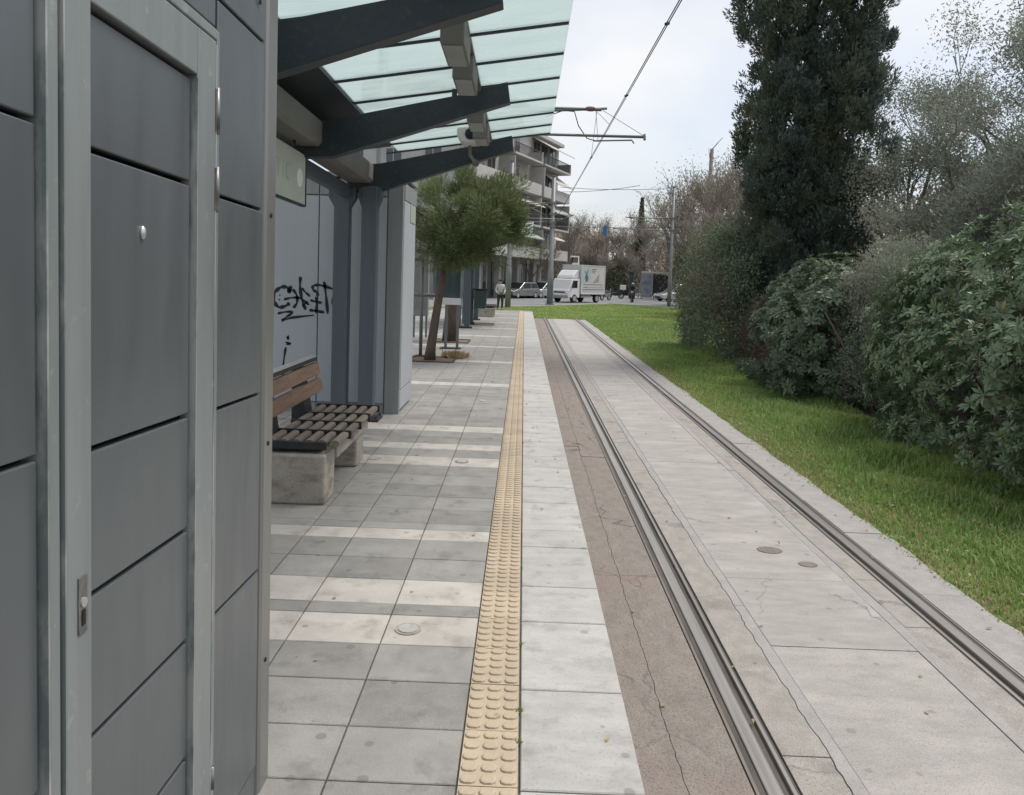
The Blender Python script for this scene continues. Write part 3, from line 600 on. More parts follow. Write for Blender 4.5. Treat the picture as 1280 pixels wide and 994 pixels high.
purl1 = [3.25, 3.9, 4.55, 5.2, 5.85, 6.5, 7.15, 7.75, 8.3, 8.75]
sh1, B1 = shelter(8.5, 1, 'dark steel tram shelter with tapering beams and pale green glass canopy', [4.25, 6.4, 8.55], 3.2, 8.8, purl1, [4.25, 8.55], True, True)
# service strip with lamp housings along the beams
B1(MB().box(-0.50, -0.41, 3.2, 8.9, 3.20, 3.235), 'service_strip', 'girder_grey')
for (a, b, z0) in ((4.75, 5.25, 3.02), (5.55, 6.05, 3.03), (6.95, 7.4, 3.03), (7.75, 8.15, 3.04)):
    hb = B1(MB().box(-0.56, -0.41, a, b, z0, 3.199), 'lamp_housing', 'girder_grey', bevel=0.01)
    B1(MB().box(-0.545, -0.425, a+.03, b-.03, z0-.006, z0+.002), 'lamp_cover', 'panel_frame', hb)
# cctv
cc = thing('security_camera', 'small white security camera hung under the shelter beam', 'camera', (-0.58, 8.35, 3.05))
cp = atY(588, 171, 8.0)
MB().prism([(cp.x-.13, cp.z+.07), (cp.x+.09, cp.z+.09), (cp.x+.11, cp.z-.06), (cp.x-.07, cp.z-.08), (cp.x-.13, cp.z-.02)], 1, 7.86, 8.20).build('camera_body', 'vehicle_white', cc, bevel=0.02)
MB().cyl((cp.x+.01, 7.862, cp.z), (cp.x+.01, 7.84, cp.z), 0.055, 16).build('lens_window', 'dark_glass', cc)
MB().tube([(cp.x-.01, 8.1, cp.z-.05), (cp.x-.01, 8.15, cp.z-.16), (cp.x+.03, 8.49, cp.z-.2)], 0.018, 8).build('bracket', 'girder_grey', cc)
MB().cyl((cp.x+.03, 8.45, cp.z-.2), (cp.x+.03, 8.493, cp.z-.2), 0.04, 12).build('mount', 'girder_grey', cc)
# hanging stop sign plate under the girder
sg = thing('hanging_sign', 'pale green sign plate hung lengthwise under the shelter girder', 'sign', (-1.86, 5.4, 2.2))
SX = -1.845
def sgp(x, y): q = atX(x, y, SX+.016); return (q.y, q.z)
MB().box(SX-.015, SX+.012, 4.6, 6.38, 2.195, 2.60).shear(-0.02, 6.4).build('sign_plate', 'sign_plate', sg, bevel=0.003)
MB().box(SX-.019, SX+.016, 6.381, 6.405, 2.185, 2.61).shear(-0.02, 6.4).build('end_strip', 'black_metal', sg); MB().box(SX-.018, SX+.015, 4.6, 6.38, 2.178, 2.1945).shear(-0.02, 6.4).build('bottom_strip', 'black_metal', sg)
for yy in (5.0, 6.1): MB().cyl((SX, yy, 2.59), (SX, yy, 2.70), 0.012, 8).build('hanger', 'black_metal', sg)
K = 24
MB().prism([(6.22+.075*math.cos(2*math.pi*k/K), 2.40+.075*math.sin(2*math.pi*k/K)) for k in range(K)], 0, SX+.012, SX+.0145).build('sign_emblem', 'sign_white', sg)
mb = MB()
for yc in (5.52, 5.68): mb.box(SX+.012, SX+.0135, yc-.055, yc+.055, 2.465, 2.482); mb.box(SX+.012, SX+.0135, yc-.009, yc+.009, 2.35, 2.466)
mb.box(SX+.012, SX+.0135, 5.79, 5.81, 2.35, 2.482)
mb.tube([(SX+.0125, 5.92+.06*math.cos(a), 2.416+.066*math.sin(a)) for a in [0.8+i*0.55 for i in range(9)]], 0.006, 5)
mb.build('lettering', 'sign_print', sg)

# ---- white panel cabinet behind the columns, with graffiti
wb = thing('panel_cabinet', 'white panelled cabinet with black graffiti tag behind the shelter columns', 'cabinet', (-2.6, 9.4, 0))
WY = 8.92
MB().box(-4.15, -1.45, WY+.03, 9.93, 0.0, 2.72).build('body', 'panel_frame', wb)
xs = [-4.15, -3.27, -2.395, -1.60]
for a, b in zip(xs, xs[1:]):
    MB().box(a+.006, b-.006, WY, WY+.028, 0.12, 2.52).build('front_panel', 'white_panel', wb, bevel=0.003)
    MB().box(a+.006, b-.006, WY-.002, WY+.028, 2.535, 2.72).build('top_band', 'panel_frame', wb, bevel=0.003)
    MB().box(a+.006, b-.006, WY+.004, WY+.028, 0.0, 0.11).build('plinth', 'panel_frame', wb)
MB().box(-1.592, -1.42, WY-.012, WY+.06, 0.0, 2.74).build('corner_post', 'panel_frame', wb, bevel=0.004)
MB().box(-1.448, -1.415, WY+.065, 9.90, 0.28, 2.50).build('side_panel', 'white_panel', wb, bevel=0.004)
MB().box(-1.449, -1.418, WY+.065, 9.90, 0.04, 0.265).build('side_panel', 'white_panel', wb, bevel=0.004)
MB().box(-1.449, -1.412, WY+.065, 9.93, 2.51, 2.70).build('side_band', 'panel_frame', wb)
MB().box(-1.415, -1.408, 9.42, 9.85, 2.28, 2.50).build('side_notice', 'sign_print', wb)
MB().box(-4.2, -1.40, WY-.03, 9.96, 2.742, 2.80).build('roof', 'panel_frame', wb, bevel=0.006)
ST = [([(188, 180), (178, 240), (165, 200), (120, 190), (75, 215), (45, 260), (55, 320), (90, 358), (140, 350), (180, 325)], 1.5), ([(95, 255), (100, 265)], 1), ([(90, 290), (97, 302)], 1),
      ([(205, 210), (238, 260), (240, 320), (210, 365)], 1.2), ([(130, 295), (200, 280), (270, 285), (340, 340)], 1), ([(270, 105), (265, 180), (280, 290), (312, 380)], 1.3),
      ([(280, 200), (310, 235), (350, 270)], 1), ([(280, 350), (330, 310)], 0.9), ([(412, 265), (405, 235), (375, 215), (372, 185), (410, 175), (470, 185), (555, 215)], 1.2), ([(465, 145), (480, 260), (495, 415)], 1.2),
      ([(350, 300), (400, 315), (448, 322)], 1), ([(400, 270), (402, 340), (398, 410)], 1.1), ([(342, 382), (400, 390), (468, 402)], 1.2), ([(560, 230), (535, 290), (543, 348)], 1.1),
      ([(78, 412), (140, 398), (205, 400), (160, 435), (115, 470), (200, 445), (380, 425)], 1.0), ([(158, 600), (170, 612), (155, 618)], 1.4), ([(145, 650), (190, 660), (150, 668)], 0.8), ([(148, 690), (130, 800), (120, 965)], 1.0)]
gm = MB()
for pl, w in ST:
    P = [atY(335+x/6.63, 330+y_/6.63, WY-.003) for x, y_ in pl]
    if len(P) > 2:                                     # smooth the stroke
        Q = []
        for i in range(len(P)-1):
            p0, p1, p2, p3 = P[max(i-1, 0)], P[i], P[i+1], P[min(i+2, len(P)-1)]
            for k in range(4):
                u = k/4; Q.append(0.5*((2*p1) + (p2-p0)*u + (2*p0-5*p1+4*p2-p3)*u*u + (3*p1-p0-3*p2+p3)*u**3))
        P = Q + [P[-1]]
    rr = 0.0165*w; n0 = len(gm.v)
    for i, p in enumerate(P):
        d = (P[min(i+1, len(P)-1)] - P[max(i-1, 0)]).normalized(); sd_ = Vector((-d.z, 0, d.x)); r2 = rr*(0.75 + 0.25*math.sin(i*1.3))
        if i in (0, len(P)-1): r2 *= 0.6
        for q in (p+sd_*r2, p-sd_*r2): gm.v.append((q.x, WY-.0025, q.z))
    for i in range(len(P)-1): a = n0+2*i; gm.f.append((a, a+1, a+3, a+2))
gm.build('graffiti', 'ink', wb)

# ---- concrete and wood bench
bn = thing('platform_bench', 'weathered concrete bench with slatted wooden seat and two plank backrest', 'bench', (-1.65, 6.1, 0))
MB().box(-2.02, -1.36, 5.33, 5.62, 0.0, 0.36).build('concrete_leg', 'concrete_bench', bn, bevel=0.02)
MB().box(-2.02, -1.37, 6.42, 6.70, 0.0, 0.30).build('concrete_leg', 'concrete_bench', bn, bevel=0.02)
MB().box(-2.00, -1.34, 5.625, 6.74, 0.27, 0.375).build('concrete_beam', 'concrete_bench', bn, bevel=0.015)
MB().box(-1.83, -1.36, 5.36, 5.385, 0.39, 0.445).build('front_rail', 'black_metal', bn, bevel=0.004)
MB().box(-1.79, -1.42, 5.40, 6.9, 0.376, 0.40).build('under_frame', 'black_metal', bn)
for yy in (5.72, 6.08, 6.44, 6.86): MB().box(-1.83, -1.262, yy-.012, yy+.012, 0.40, 0.462).build('cross_bar', 'black_metal', bn, bevel=0.003)
segs = [(5.39, 5.70), (5.735, 6.065), (6.095, 6.425), (6.455, 6.845)]
for a, b in segs:
    for k in range(6):
        x0 = -1.82 + k*0.093
        MB().prism([(x0, 0.415), (x0+.018, 0.448), (x0+.04, 0.457), (x0+.072, 0.452), (x0+.078, 0.43), (x0+.07, 0.41)], 1, a, b).build('seat_slat', 'wood_seat', bn, bevel=0.003)
for yy in (5.62, 6.52):
    MB().prism([(-1.93, 0.36), (-1.80, 0.36), (-1.84, 0.62), (-1.90, 0.86), (-1.935, 0.86), (-1.93, 0.6)], 1, yy-.11, yy+.11).build('back_support', 'black_metal', bn, bevel=0.006)
for z0, z1, dx in ((0.57, 0.682, 0.0), (0.716, 0.822, -0.028)):
    for a, b in ((5.30, 6.05), (6.053, 6.96)):
        MB().hexa([(-1.845+dx, a, z0), (-1.80+dx, a, z0), (-1.80+dx, b, z0), (-1.845+dx, b, z0), (-1.87+dx, a, z1), (-1.825+dx, a, z1), (-1.825+dx, b, z1), (-1.87+dx, b, z1)]).build('back_plank', 'wood_back', bn, bevel=0.006)
MB().box(-1.93, -1.865, 5.30, 6.95, 0.838, 0.872).build('top_rail', 'black_metal', bn, bevel=0.004)
MB().box(-1.925, -1.868, 5.30, 6.95, 0.873, 0.887).build('top_rail_cap', 'rail_alu', bn, bevel=0.002)

# ================================================================== MID DISTANCE ON THE PLATFORM
def tree_pit(x, y, w=0.75, parent=None):
    t = MB().box(x-w/2, x+w/2, y-w/2, y+w/2, -0.01, 0.004).build('soil_bed', 'soil', parent)
    mb = MB()
    for a, b, c, d in ((-w/2-.04, w/2+.04, -w/2-.04, -w/2), (-w/2-.04, w/2+.04, w/2, w/2+.04), (-w/2-.04, -w/2, -w/2, w/2), (w/2, w/2+.04, -w/2, w/2)): mb.box(x+a, x+b, y+c, y+d, 0.0, 0.02)
    mb.build('pit_frame', 'rust_steel', parent)
def limb(mb, p, d, L, r0, r1, rnd, n=6, segs=4, wob=0.08):
    pts = [Vector(p)]; d = Vector(d).normalized()
    for i in range(segs):
        d = (d + Vector((rnd.uniform(-wob, wob), rnd.uniform(-wob, wob), rnd.uniform(-wob, wob)))).normalized(); pts.append(pts[-1] + d*L/segs)
    mb.tube(pts, [r0+(r1-r0)*i/segs for i in range(segs+1)], n); return pts[-1], d
# ---- pine
def pine(base, label):
    x0, y0 = base
    t = thing('pine_tree', label, 'tree', (x0, y0, 0)); rnd = random.Random(11)
    tree_pit(x0+.05, y0+.05, 0.8, t)
    tm = MB(); pts = [(x0, y0, -0.02), (x0+.02, y0, .25), (x0+.09, y0+.02, .8), (x0+.17, y0+.05, 1.4), (x0+.27, y0+.08, 2.0), (x0+.42, y0+.1, 2.6), (x0+.6, y0+.15, 3.2)]
    tm.tube(pts, [.12, .092, .08, .074, .066, .05, .03], 12)
    heads = []
    for i in range(13):
        z = rnd.uniform(1.85, 3.0); a = rnd.uniform(0, 6.28); p = Vector((x0+.24+(z-1.9)*.3, y0+.08, z)); e, d = limb(tm, p, (math.cos(a)+.25, math.sin(a), .45), rnd.uniform(.6, 1.1), .035, .012, rnd, 5); heads.append(e)
    tm.build('trunk', 'bark_pine', t, smooth=True)
    c = np.array([x0+.68, y0+.15, 2.68]); R = np.array([1.40, 1.2, 1.12])
    gs = []; rng = np.random.default_rng(4)
    N = 165
    u = on_sphere(N, rng); rr = rng.uniform(.3, 1.0, N)**.55*(.86+.2*np.sin(u[:, 0]*4+1)*np.cos(u[:, 2]*5)); C = c + u*R*rr[:, None]
    C[:, 2] = np.maximum(C[:, 2], 1.75 + .2*rng.random(N)); 
    for ci, uu in zip(C, u):
        n = 210; rs = rng.uniform(.14, .30)
        v = on_sphere(n, rng); P = ci + v*rs*(rng.random(n)**.5)[:, None]*np.array([1, 1, .85])
        D = norm(v + uu*.7 + np.array([0, 0, .6]) + rng.normal(0, .35, (n, 3)))
        gs.append(leaf_geo(P, D, rng.uniform(.08, .16, n), 0.008, 0.1, rng))
    V, T = join_geo(gs); o0 = np.array(t.location); link('crown', np_mesh('crown', V-o0, T), 'leaf_pine', t)
    return t
pine((-1.761, 14.67), 'young round pine tree with leaning trunk in a platform pit')
# bare brown trunk behind the map stand
t2 = thing('street_tree', 'young tree with thick brown trunk in a pit behind the map stand', 'tree', (-1.78, 18.9, 0)); tree_pit(-1.78, 18.9, 0.9, t2)
tm = MB(); rnd = random.Random(3); tm.tube([(-1.78, 18.9, -.02), (-1.76, 18.9, .6), (-1.7, 18.9, 1.4), (-1.6, 18.9, 2.2)], [.2, .165, .15, .11], 12)
for i in range(7): limb(tm, (-1.62, 18.9, 2.1), (rnd.uniform(-1, 1), rnd.uniform(-1, 1), 1.0), 0.9, .05, .015, rnd, 6)
tm.build('trunk', 'bark_pine', t2, smooth=True)
rng = np.random.default_rng(8); gs = []
for i in range(70):
    u = on_sphere(1, rng)[0]; ci = np.array([-1.5, 18.9, 2.75]) + u*np.array([.85, .85, .6])*rng.uniform(.3, 1); v = on_sphere(150, rng); gs.append(leaf_geo(ci+v*.2*(rng.random(150)**.5)[:, None], norm(v+[0, 0, .5]), rng.uniform(.07, .13, 150), .012, .1, rng))
V, T = join_geo(gs); link('crown', np_mesh('crown', V-np.array(t2.location), T), 'leaf_pine', t2)
# dry grass tuft by the pine pit
tuft(-1.33, 15.25, 0.0, 500, 0.16, 'straw', 'dry_grass_tuft', None, 0.10, 'tuft of dry straw coloured grass beside the pine pit', 'grass tuft')
# ---- map stand
ms = thing('map_stand', 'steel map stand with glazed panel and white lower band on two posts', 'map stand', (-1.58, 17.05, 0))
for x in (-1.70, -1.44): MB().box(x-.03, x+.03, 17.02, 17.08, 0.0, 2.33).build('post', 'mast', ms, bevel=0.006)
MB().box(-1.82, -1.36, 16.9, 17.2, 0.0, 0.018).build('base_plate', 'black_metal', ms)
MB().box(-1.99, -1.38, 16.985, 17.018, 0.98, 1.13).build('lower_band', 'vehicle_white', ms, bevel=0.004)
MB().box(-1.97, -1.40, 16.99, 17.015, 1.135, 1.80).build('map_glass', 'clear_glass', ms)
MB().box(-1.95, -1.42, 17.085, 17.10, 1.15, 1.78).build('map_sheet', 'poster', ms)
for a in (-1.995, -1.395): MB().box(a-.012, a+.012, 16.985, 17.1, 1.132, 1.83).build('panel_frame', 'mast', ms)
MB().box(-2.0, -1.38, 16.985, 17.1, 1.8305, 1.87).build('panel_frame', 'mast', ms)
# railing left of the pine
rl = thing('leaning_rail', 'tubular steel leaning rail beside the pine trunk', 'rail', (-2.2, 15.35, 0))
for x in (-2.03, -2.75): MB().cyl((x, 15.35, 0), (x, 15.35, 1.95), .035, 12).build('post', 'mast', rl, smooth=True); MB().box(x-.1, x+.1, 15.25, 15.45, 0, .015).build('base_plate', 'black_metal', rl)
MB().cyl((-2.75, 15.35, 1.22), (-1.72, 15.35, 1.22), .035, 12).build('cross_tube', 'mast', rl, smooth=True); MB().cyl((-2.75, 15.35, 1.93), (-2.03, 15.35, 1.93), .03, 12).build('cross_tube', 'mast', rl, smooth=True)
# grey notice cabinet behind the rail
nb = thing('notice_cabinet', 'tall dark grey notice cabinet standing behind the leaning rail', 'cabinet', (-2.6, 19.8, 0))
MB().box(-2.85, -2.45, 19.7, 19.95, 0.55, 2.35).build('body', 'panel_frame', nb, bevel=0.01)
MB().box(-2.83, -2.47, 19.688, 19.7, 0.75, 2.25).build('door', 'wall_grey', nb, bevel=0.003)
for x in (-2.81, -2.49): MB().box(x-.025, x+.025, 19.8, 19.85, 0, .549).build('post', 'mast', nb)
# ---- far shelter
def far_shelter():
    t, B = shelter(23.8, 0, 'far tram shelter with grey columns further along the platform', [23.8, 26.0, 28.2], 23.4, 28.8, [23.5, 24.2, 24.9, 25.6, 26.3, 27.0, 27.7, 28.4], [23.8, 28.2], False, False)
    return t
far_shelter()
# glazed back screens of the far shelter
for i, yy in enumerate((25.2, 26.6)):
    g = thing('glass_screen', ('framed glass windscreen beside the litter bin post', 'framed glass windscreen deeper under the far shelter')[i], 'windscreen', (-2.0, yy, 0), 'glass windscreens of the far shelter')
    MB().box(-2.02, -2.0, yy-.6, yy+.6, 0.35, 2.2).build('pane', 'clear_glass', g)
    for a in (-.63, .6): MB().box(-2.04, -1.98, yy+a, yy+a+.03, 0, 2.25).build('frame', 'mast', g)
    MB().box(-2.04, -1.98, yy-.6, yy+.6, 2.2, 2.25).build('frame', 'mast', g)
# slim dark post with litter bin in a pit
bp = thing('litter_bin_post', 'slim dark post with green litter bin beside a small pit', 'litter bin', (-1.72, 25.6, 0))
MB().tube([(-1.72, 25.6, 0), (-1.72, 25.6, .12), (-1.72, 25.6, 2.3)], [.13, .07, .05], 12).build('post', 'bin_green', bp, smooth=True)
MB().prism([(-1.62, .55), (-1.24, .55), (-1.2, 1.15), (-1.62, 1.15)], 1, 25.45, 25.75).build('bin', 'bin_green', bp, bevel=.02); MB().box(-1.66, -1.18, 25.42, 25.78, 1.155, 1.2).build('bin_lid', 'black_metal', bp, bevel=.01)
tree_pit(-1.45, 25.75, .9, bp)
# far bench (same kind as the near one)
b2 = copy_tree(bn); b2.location = (-1.42, 31.0, 0); b2['label'] = 'concrete and wood bench near the far end of the platform'
# ---- people
def figure(joints, edges, root, name, m, parent, sub=1):
    me = bpy.data.meshes.new(name); names = list(joints); idx = {k: i for i, k in enumerate(names)}
    me.from_pydata([joints[k][0] for k in names], [(idx[a], idx[b]) for a, b in edges], [])
    o = link(name, me, m, parent); md = o.modifiers.new('skin', 'SKIN'); md.use_smooth_shade = True
    for i, k in enumerate(names):
        r = joints[k][1]; me.skin_vertices[0].data[i].radius = r if isinstance(r, tuple) else (r, r)
        me.skin_vertices[0].data[i].use_root = (k == root)
    s = o.modifiers.new('sub', 'SUBSURF'); s.levels = s.render_levels = sub
    return o
def person_walk(loc, rz, label):
    t = thing('person', label, 'person')
    J = {'pel': ((0, 0, .95), (.15, .11)), 'bel': ((0, 0, 1.08), (.145, .10)), 'ch': ((0, .0, 1.3), (.17, .11)), 'nk': ((0, 0, 1.48), .055), 'hd0': ((0, -.01, 1.58), (.075, .085)), 'hd1': ((0, -.01, 1.68), (.07, .085)),
         'sl': ((.19, 0, 1.41), .062), 'el': ((.26, .02, 1.14), .045), 'wl': ((.2, -.14, .98), .035), 'hl': ((.17, -.2, .96), .035), 'sr': ((-.19, 0, 1.41), .062), 'er': ((-.26, .02, 1.14), .045), 'wr': ((-.2, -.14, .98), .035), 'hr': ((-.17, -.2, .96), .035),
         'tl': ((.1, 0, .88), .095), 'kl': ((.11, -.07, .5), .065), 'al': ((.11, -.02, .1), .045), 'fl': ((.12, -.14, .045), .04), 'tr': ((-.1, 0, .88), .095), 'kr': ((-.11, -.02, .5), .065), 'ar': ((-.11, .1, .1), .045), 'fr': ((-.12, -.02, .045), .04)}
    E_ = [('pel', 'bel'), ('bel', 'ch'), ('ch', 'nk'), ('nk', 'hd0'), ('hd0', 'hd1'), ('ch', 'sl'), ('sl', 'el'), ('el', 'wl'), ('wl', 'hl'), ('ch', 'sr'), ('sr', 'er'), ('er', 'wr'), ('wr', 'hr'), ('pel', 'tl'), ('tl', 'kl'), ('kl', 'al'), ('al', 'fl'), ('pel', 'tr'), ('tr', 'kr'), ('kr', 'ar'), ('ar', 'fr')]
    figure({k: (p_, tuple(x*.8 for x in (r_ if isinstance(r_, tuple) else (r_, r_))) if k in ('pel', 'bel', 'ch', 'sl', 'sr', 'el', 'er', 'tl', 'tr') else r_) for k, (p_, r_) in J.items()}, E_, 'pel', 'body', 'skin', t)
    g = lambda ks, a: {k: (J[k][0], tuple(x+a for x in (J[k][1] if isinstance(J[k][1], tuple) else (J[k][1],)*2))) for k in ks}
    J['ch'] = (J['ch'][0], (.185, .125)); ks = ['pel', 'bel', 'ch', 'nk', 'sl', 'el', 'wl', 'sr', 'er', 'wr']; figure(g(ks, .018), [e for e in E_ if e[0] in ks and e[1] in ks], 'pel', 'jacket', 'cloth_light', t)
    ks = ['pel', 'tl', 'kl', 'al', 'tr', 'kr', 'ar']; figure(g(ks, .015), [e for e in E_ if e[0] in ks and e[1] in ks], 'pel', 'trousers', 'cloth_dark', t)
    MB().ball((0, .005, 1.70), (.105, .12, .085), 14, 8).build('hair', 'hair', t, smooth=True)
    hm = MB()
    for sx in (-1, 1):
        for k in range(4): hm.tube([(sx*(.155+.017*k-.02), -.21, .96), (sx*(.155+.017*k-.02), -.26, .935-.004*abs(k-1.5)), (sx*(.15+.017*k-.02), -.26, .90)], [.009, .008, .006], 5)
        hm.tube([(sx*.14, -.18, .95), (sx*.115, -.22, .945), (sx*.115, -.25, .925)], [.01, .009, .007], 5)
    hm.build('fingers', 'skin', t)
    fm = MB(); fm.ball((0, -.105, 1.615), (.014, .022, .02), 8, 6)
    for sx in (-1, 1): fm.ball((sx*.088, -.005, 1.61), (.014, .022, .032), 8, 6)
    fm.build('nose_and_ears', 'skin', t)
    em = MB(); [em.ball((sx*.032, -.092, 1.635), (.012, .008, .007), 8, 6) for sx in (-1, 1)]; em.box(-.025, .025, -.096, -.088, 1.562, 1.57); em.build('eyes_and_mouth', 'hair', t)
    for sx, yy in ((.12, -.1), (-.12, .02)): MB().box(sx-.05, sx+.05, yy-.1, yy+.14, 0, .07).build('shoe', 'black_metal', t, bevel=.02)
    t.location = loc; t.rotation_euler.z = rz; return t
pz = atZ(625, 385, 0)
person_walk((pz.x*44/39.2, 44.0, ZT-0.025), rad(12), 'person in pale jacket and black trousers walking on the grass past the platform end')

# ================================================================== OVERHEAD LINE
def mast(x, y, h, label, arms, z0=ZT, r=0.13, target=1.62):
    t = thing('catenary_mast', label, 'mast', (x, y, z0))
    MB().tube([(x, y, z0-.05), (x, y, z0+2.4), (x, y, z0+2.45), (x, y, z0+h)], [r*1.15, r*1.1, r*.92, r*.75], 14).build('pole', 'mast', t, smooth=True)
    MB().cyl((x, y, z0+h), (x, y, z0+h+.06), r*.85, 14).build('cap', 'mast', t)
    MB().box(x-r*1.6, x+r*1.6, y-r*1.6, y+r*1.6, z0-.03, z0+.03).build('base_plate', 'mast', t)
    for (xe, zl, zt) in arms:
        s = 1 if xe > x else -1
        MB().cyl((x, y, zl), (xe, y, zl+.02), .032, 8).build('registration_tube', 'mast', t, smooth=True)
        MB().cyl((x, y, zt), (xe-s*1.0, y, zt-.03), .036, 8).build('top_tube', 'mast', t, smooth=True)
        MB().cyl((x, y, zl+.28), (xe-s*.88, y, zt-.0), .028, 8).build('brace', 'mast', t, smooth=True)
        MB().tube([(xe-s*.98, y, zt-.04), (xe-s*.05, y, zl+.05)], .006, 5).build('stay_wire', 'wire', t)
        MB().tube([(xe-s*1.15, y, zl-.1), (xe-s*.3, y, zl-.06), (xe-s*.25, y, zl-.13)], .018, 6).build('steady_arm', 'mast', t)
        for xx, zz in ((x+s*.35, zl), (x+s*.35, zt), (xe-s*1.35, zt-.02)):
            MB().tube([(xx, y, zz), (xx+s*.07, y, zz), (xx+s*.14, y, zz), (xx+s*.21, y, zz)], [.04, .055, .055, .04], 10).build('insulator', 'insulator', t)
        MB().cyl((xe-.02*s, y-.03, zl-.05), (xe-.02*s, y+.03, zl+.08), .03, 8).build('end_clamp', 'mast', t)
    for zz in set(a for _, b, c in arms for a in (b, c)): MB().box(x-r*1.2, x+r*1.2, y-r*1.2, y+r*1.2, zz-.08, zz+.08).build('collar', 'mast', t)
    return t
ML = mast(-3.3, 17.4, 8.6, 'tram overhead line mast behind the white panelled cabinet', [(2.6, 4.83, 5.45)], z0=0.0)
MB().tube([(0.35, 17.4, 5.22), (0.75, 17.4, 5.38), (1.0, 17.4, 5.36), (1.1, 17.4, 5.05), (1.3, 17.4, 4.78), (1.55, 17.4, 4.72)], .012, 6).build('jumper_cable', 'wire', ML)
m1 = atZ(687, 380, ZT); mast(m1.x, m1.y, 9.2, 'thick grey overhead line mast on the grass before the white truck', [(-1.4, 5.6, 7.0), (4.4, 5.3, 6.2)], r=0.2)
m2 = atZ(836, 384, ZT); mast(m2.x, m2.y, 8.9, 'slim grey overhead line mast beside the hedge at the road', [(6.5, 5.4, 6.3)], r=0.13)
mast(-0.95, 47.4, 8.9, 'grey overhead line mast past the end of the platform', [(2.2, 5.2, 6.1)], r=0.16)
for i, dx in enumerate((0.0, 0.035)):
    pts = [(1.60+dx*1.3, yy, 4.74 + dx*1.2 + 0.00003*(yy-17)**2) for yy in range(-4, 61, 4)]
    o = MB().tube(pts, 0.0075, 6).build('contact_wire', 'wire'); tag(o, ['lower of two overhead contact wires running along the track', 'upper of two overhead contact wires running along the track'][i], 'wire', 'contact wires over the track')
cl = thing('hanger_set', 'thin vee shaped hanger wires at the near overhead bracket', 'wire', (1.6, 17.4, 4.75))
for a, b in (((1.45, 17.4, 5.42), (1.6, 15.6, 4.75)), ((1.5, 17.4, 5.42), (1.62, 20, 4.76)), ((1.47, 17.4, 5.42), (1.55, 17.4, 4.72))): MB().tube([a, b], .005, 5).build('hanger', 'wire', cl)
for yy in (9.5, 13.2, 20.0): MB().cyl((1.60, yy-.04, 4.745), (1.645, yy+.04, 4.78), .02, 8).build('wire_clamp', 'wire', cl)
for (a, b, lab) in ((( 695, 282, 62), (892, 283, 60), 'cross span wire between the far masts with blue pennant'), ((700, 234, 70), (830, 236, 70), 'upper thin span wire in front of the bare trees'), ((700, 240, 66), (800, 232, 66), 'second thin span wire dipping in front of the bare trees'),
                    ((690, 262, 56), (740, 300, 64), 'slack feeder wire from the thick mast down to the right')):
    p, q = atY(*a), atY(*b); mid = (p+q)/2 - Vector((0, 0, .15)); tag(MB().tube([p, (p+mid)/2 - Vector((0, 0, .05)), mid, (q+mid)/2 - Vector((0, 0, .05)), q], .022, 5).build('span_wire', 'wire'), lab, 'wire')
bp_ = atY(756, 290, 61); tag(MB().hexa([(bp_.x-.16, 61, bp_.z-.25), (bp_.x+.12, 61, bp_.z-.3), (bp_.x+.12, 61.05, bp_.z-.3), (bp_.x-.16, 61.05, bp_.z-.25), (bp_.x-.12, 61, bp_.z+.5), (bp_.x+.16, 61, bp_.z+.42), (bp_.x+.16, 61.05, bp_.z+.42), (bp_.x-.12, 61.05, bp_.z+.5)]).build('pennant', 'blue_paint'), 'small blue pennant hanging from the cross span wire', 'pennant')

# ================================================================== VEGETATION
# ---- grass blades
def blades(name, n, xr, yr, hfun, m, label, mask=None, w=0.006, seed=1, z=ZT-0.03):
    rng = np.random.default_rng(seed)
    yy = rng.uniform(0, 1, n)**1.25*(yr[1]-yr[0]) + yr[0]; xx = rng.uniform(xr[0], xr[1], n)
    if mask is not None: k = mask(xx, yy, rng); xx, yy = xx[k], yy[k]
    n = len(xx); h = hfun(xx, yy, rng); a = rng.uniform(0, 2*np.pi, n); lean = rng.uniform(.15, .9, n)
    d = np.c_[np.cos(a), np.sin(a), np.zeros(n)]; s = np.c_[-np.sin(a), np.cos(a), np.zeros(n)]; up = np.array([0, 0, 1.])
    b = np.c_[xx, yy, np.full(n, z)]; ww = w*rng.uniform(.6, 1.5, n)[:, None]*(1+yy/18)[:, None]
    m_ = b + up*(h*.6)[:, None] + d*(h*lean*.3)[:, None]; tp = b + up*(h*(1-.35*lean))[:, None] + d*(h*lean*.85)[:, None]
    V = np.stack([b-s*ww*.5, b+s*ww*.5, m_+s*ww*.42, m_-s*ww*.42, tp], 1).reshape(-1, 3); i = np.arange(n)[:, None]*5
    T = np.concatenate([i+[0, 1, 2], i+[0, 2, 3], i+[3, 2, 4]], 1).reshape(-1, 3)
    o = link(name, np_mesh(name, V, T), m); tag(o, label, 'grass', kind='stuff'); return o
def clumpy(xx, yy): return .5+.5*np.sin(xx*3.1+1.3*np.sin(yy*1.7))*np.sin(yy*2.3+np.sin(xx*2.9))
edge = lambda x: np.clip((x-2.93)/1.2, 0, 1)
blades('verge_grass', 135000, (2.93, 5.3), (2.2, 24), lambda x, y, r: (0.03+.135*edge(x)**.7*(.3+1.0*clumpy(x, y)))*r.uniform(.35, 1.35, len(x)), 'blade', 'lush green grass on the verge between track and hedge',
       mask=lambda x, y, r: r.random(len(x)) < np.clip(.12+1.3*edge(x), 0, 1)*(.45+.55*clumpy(x*1.3+2, y*1.2)), w=0.0085, seed=2)
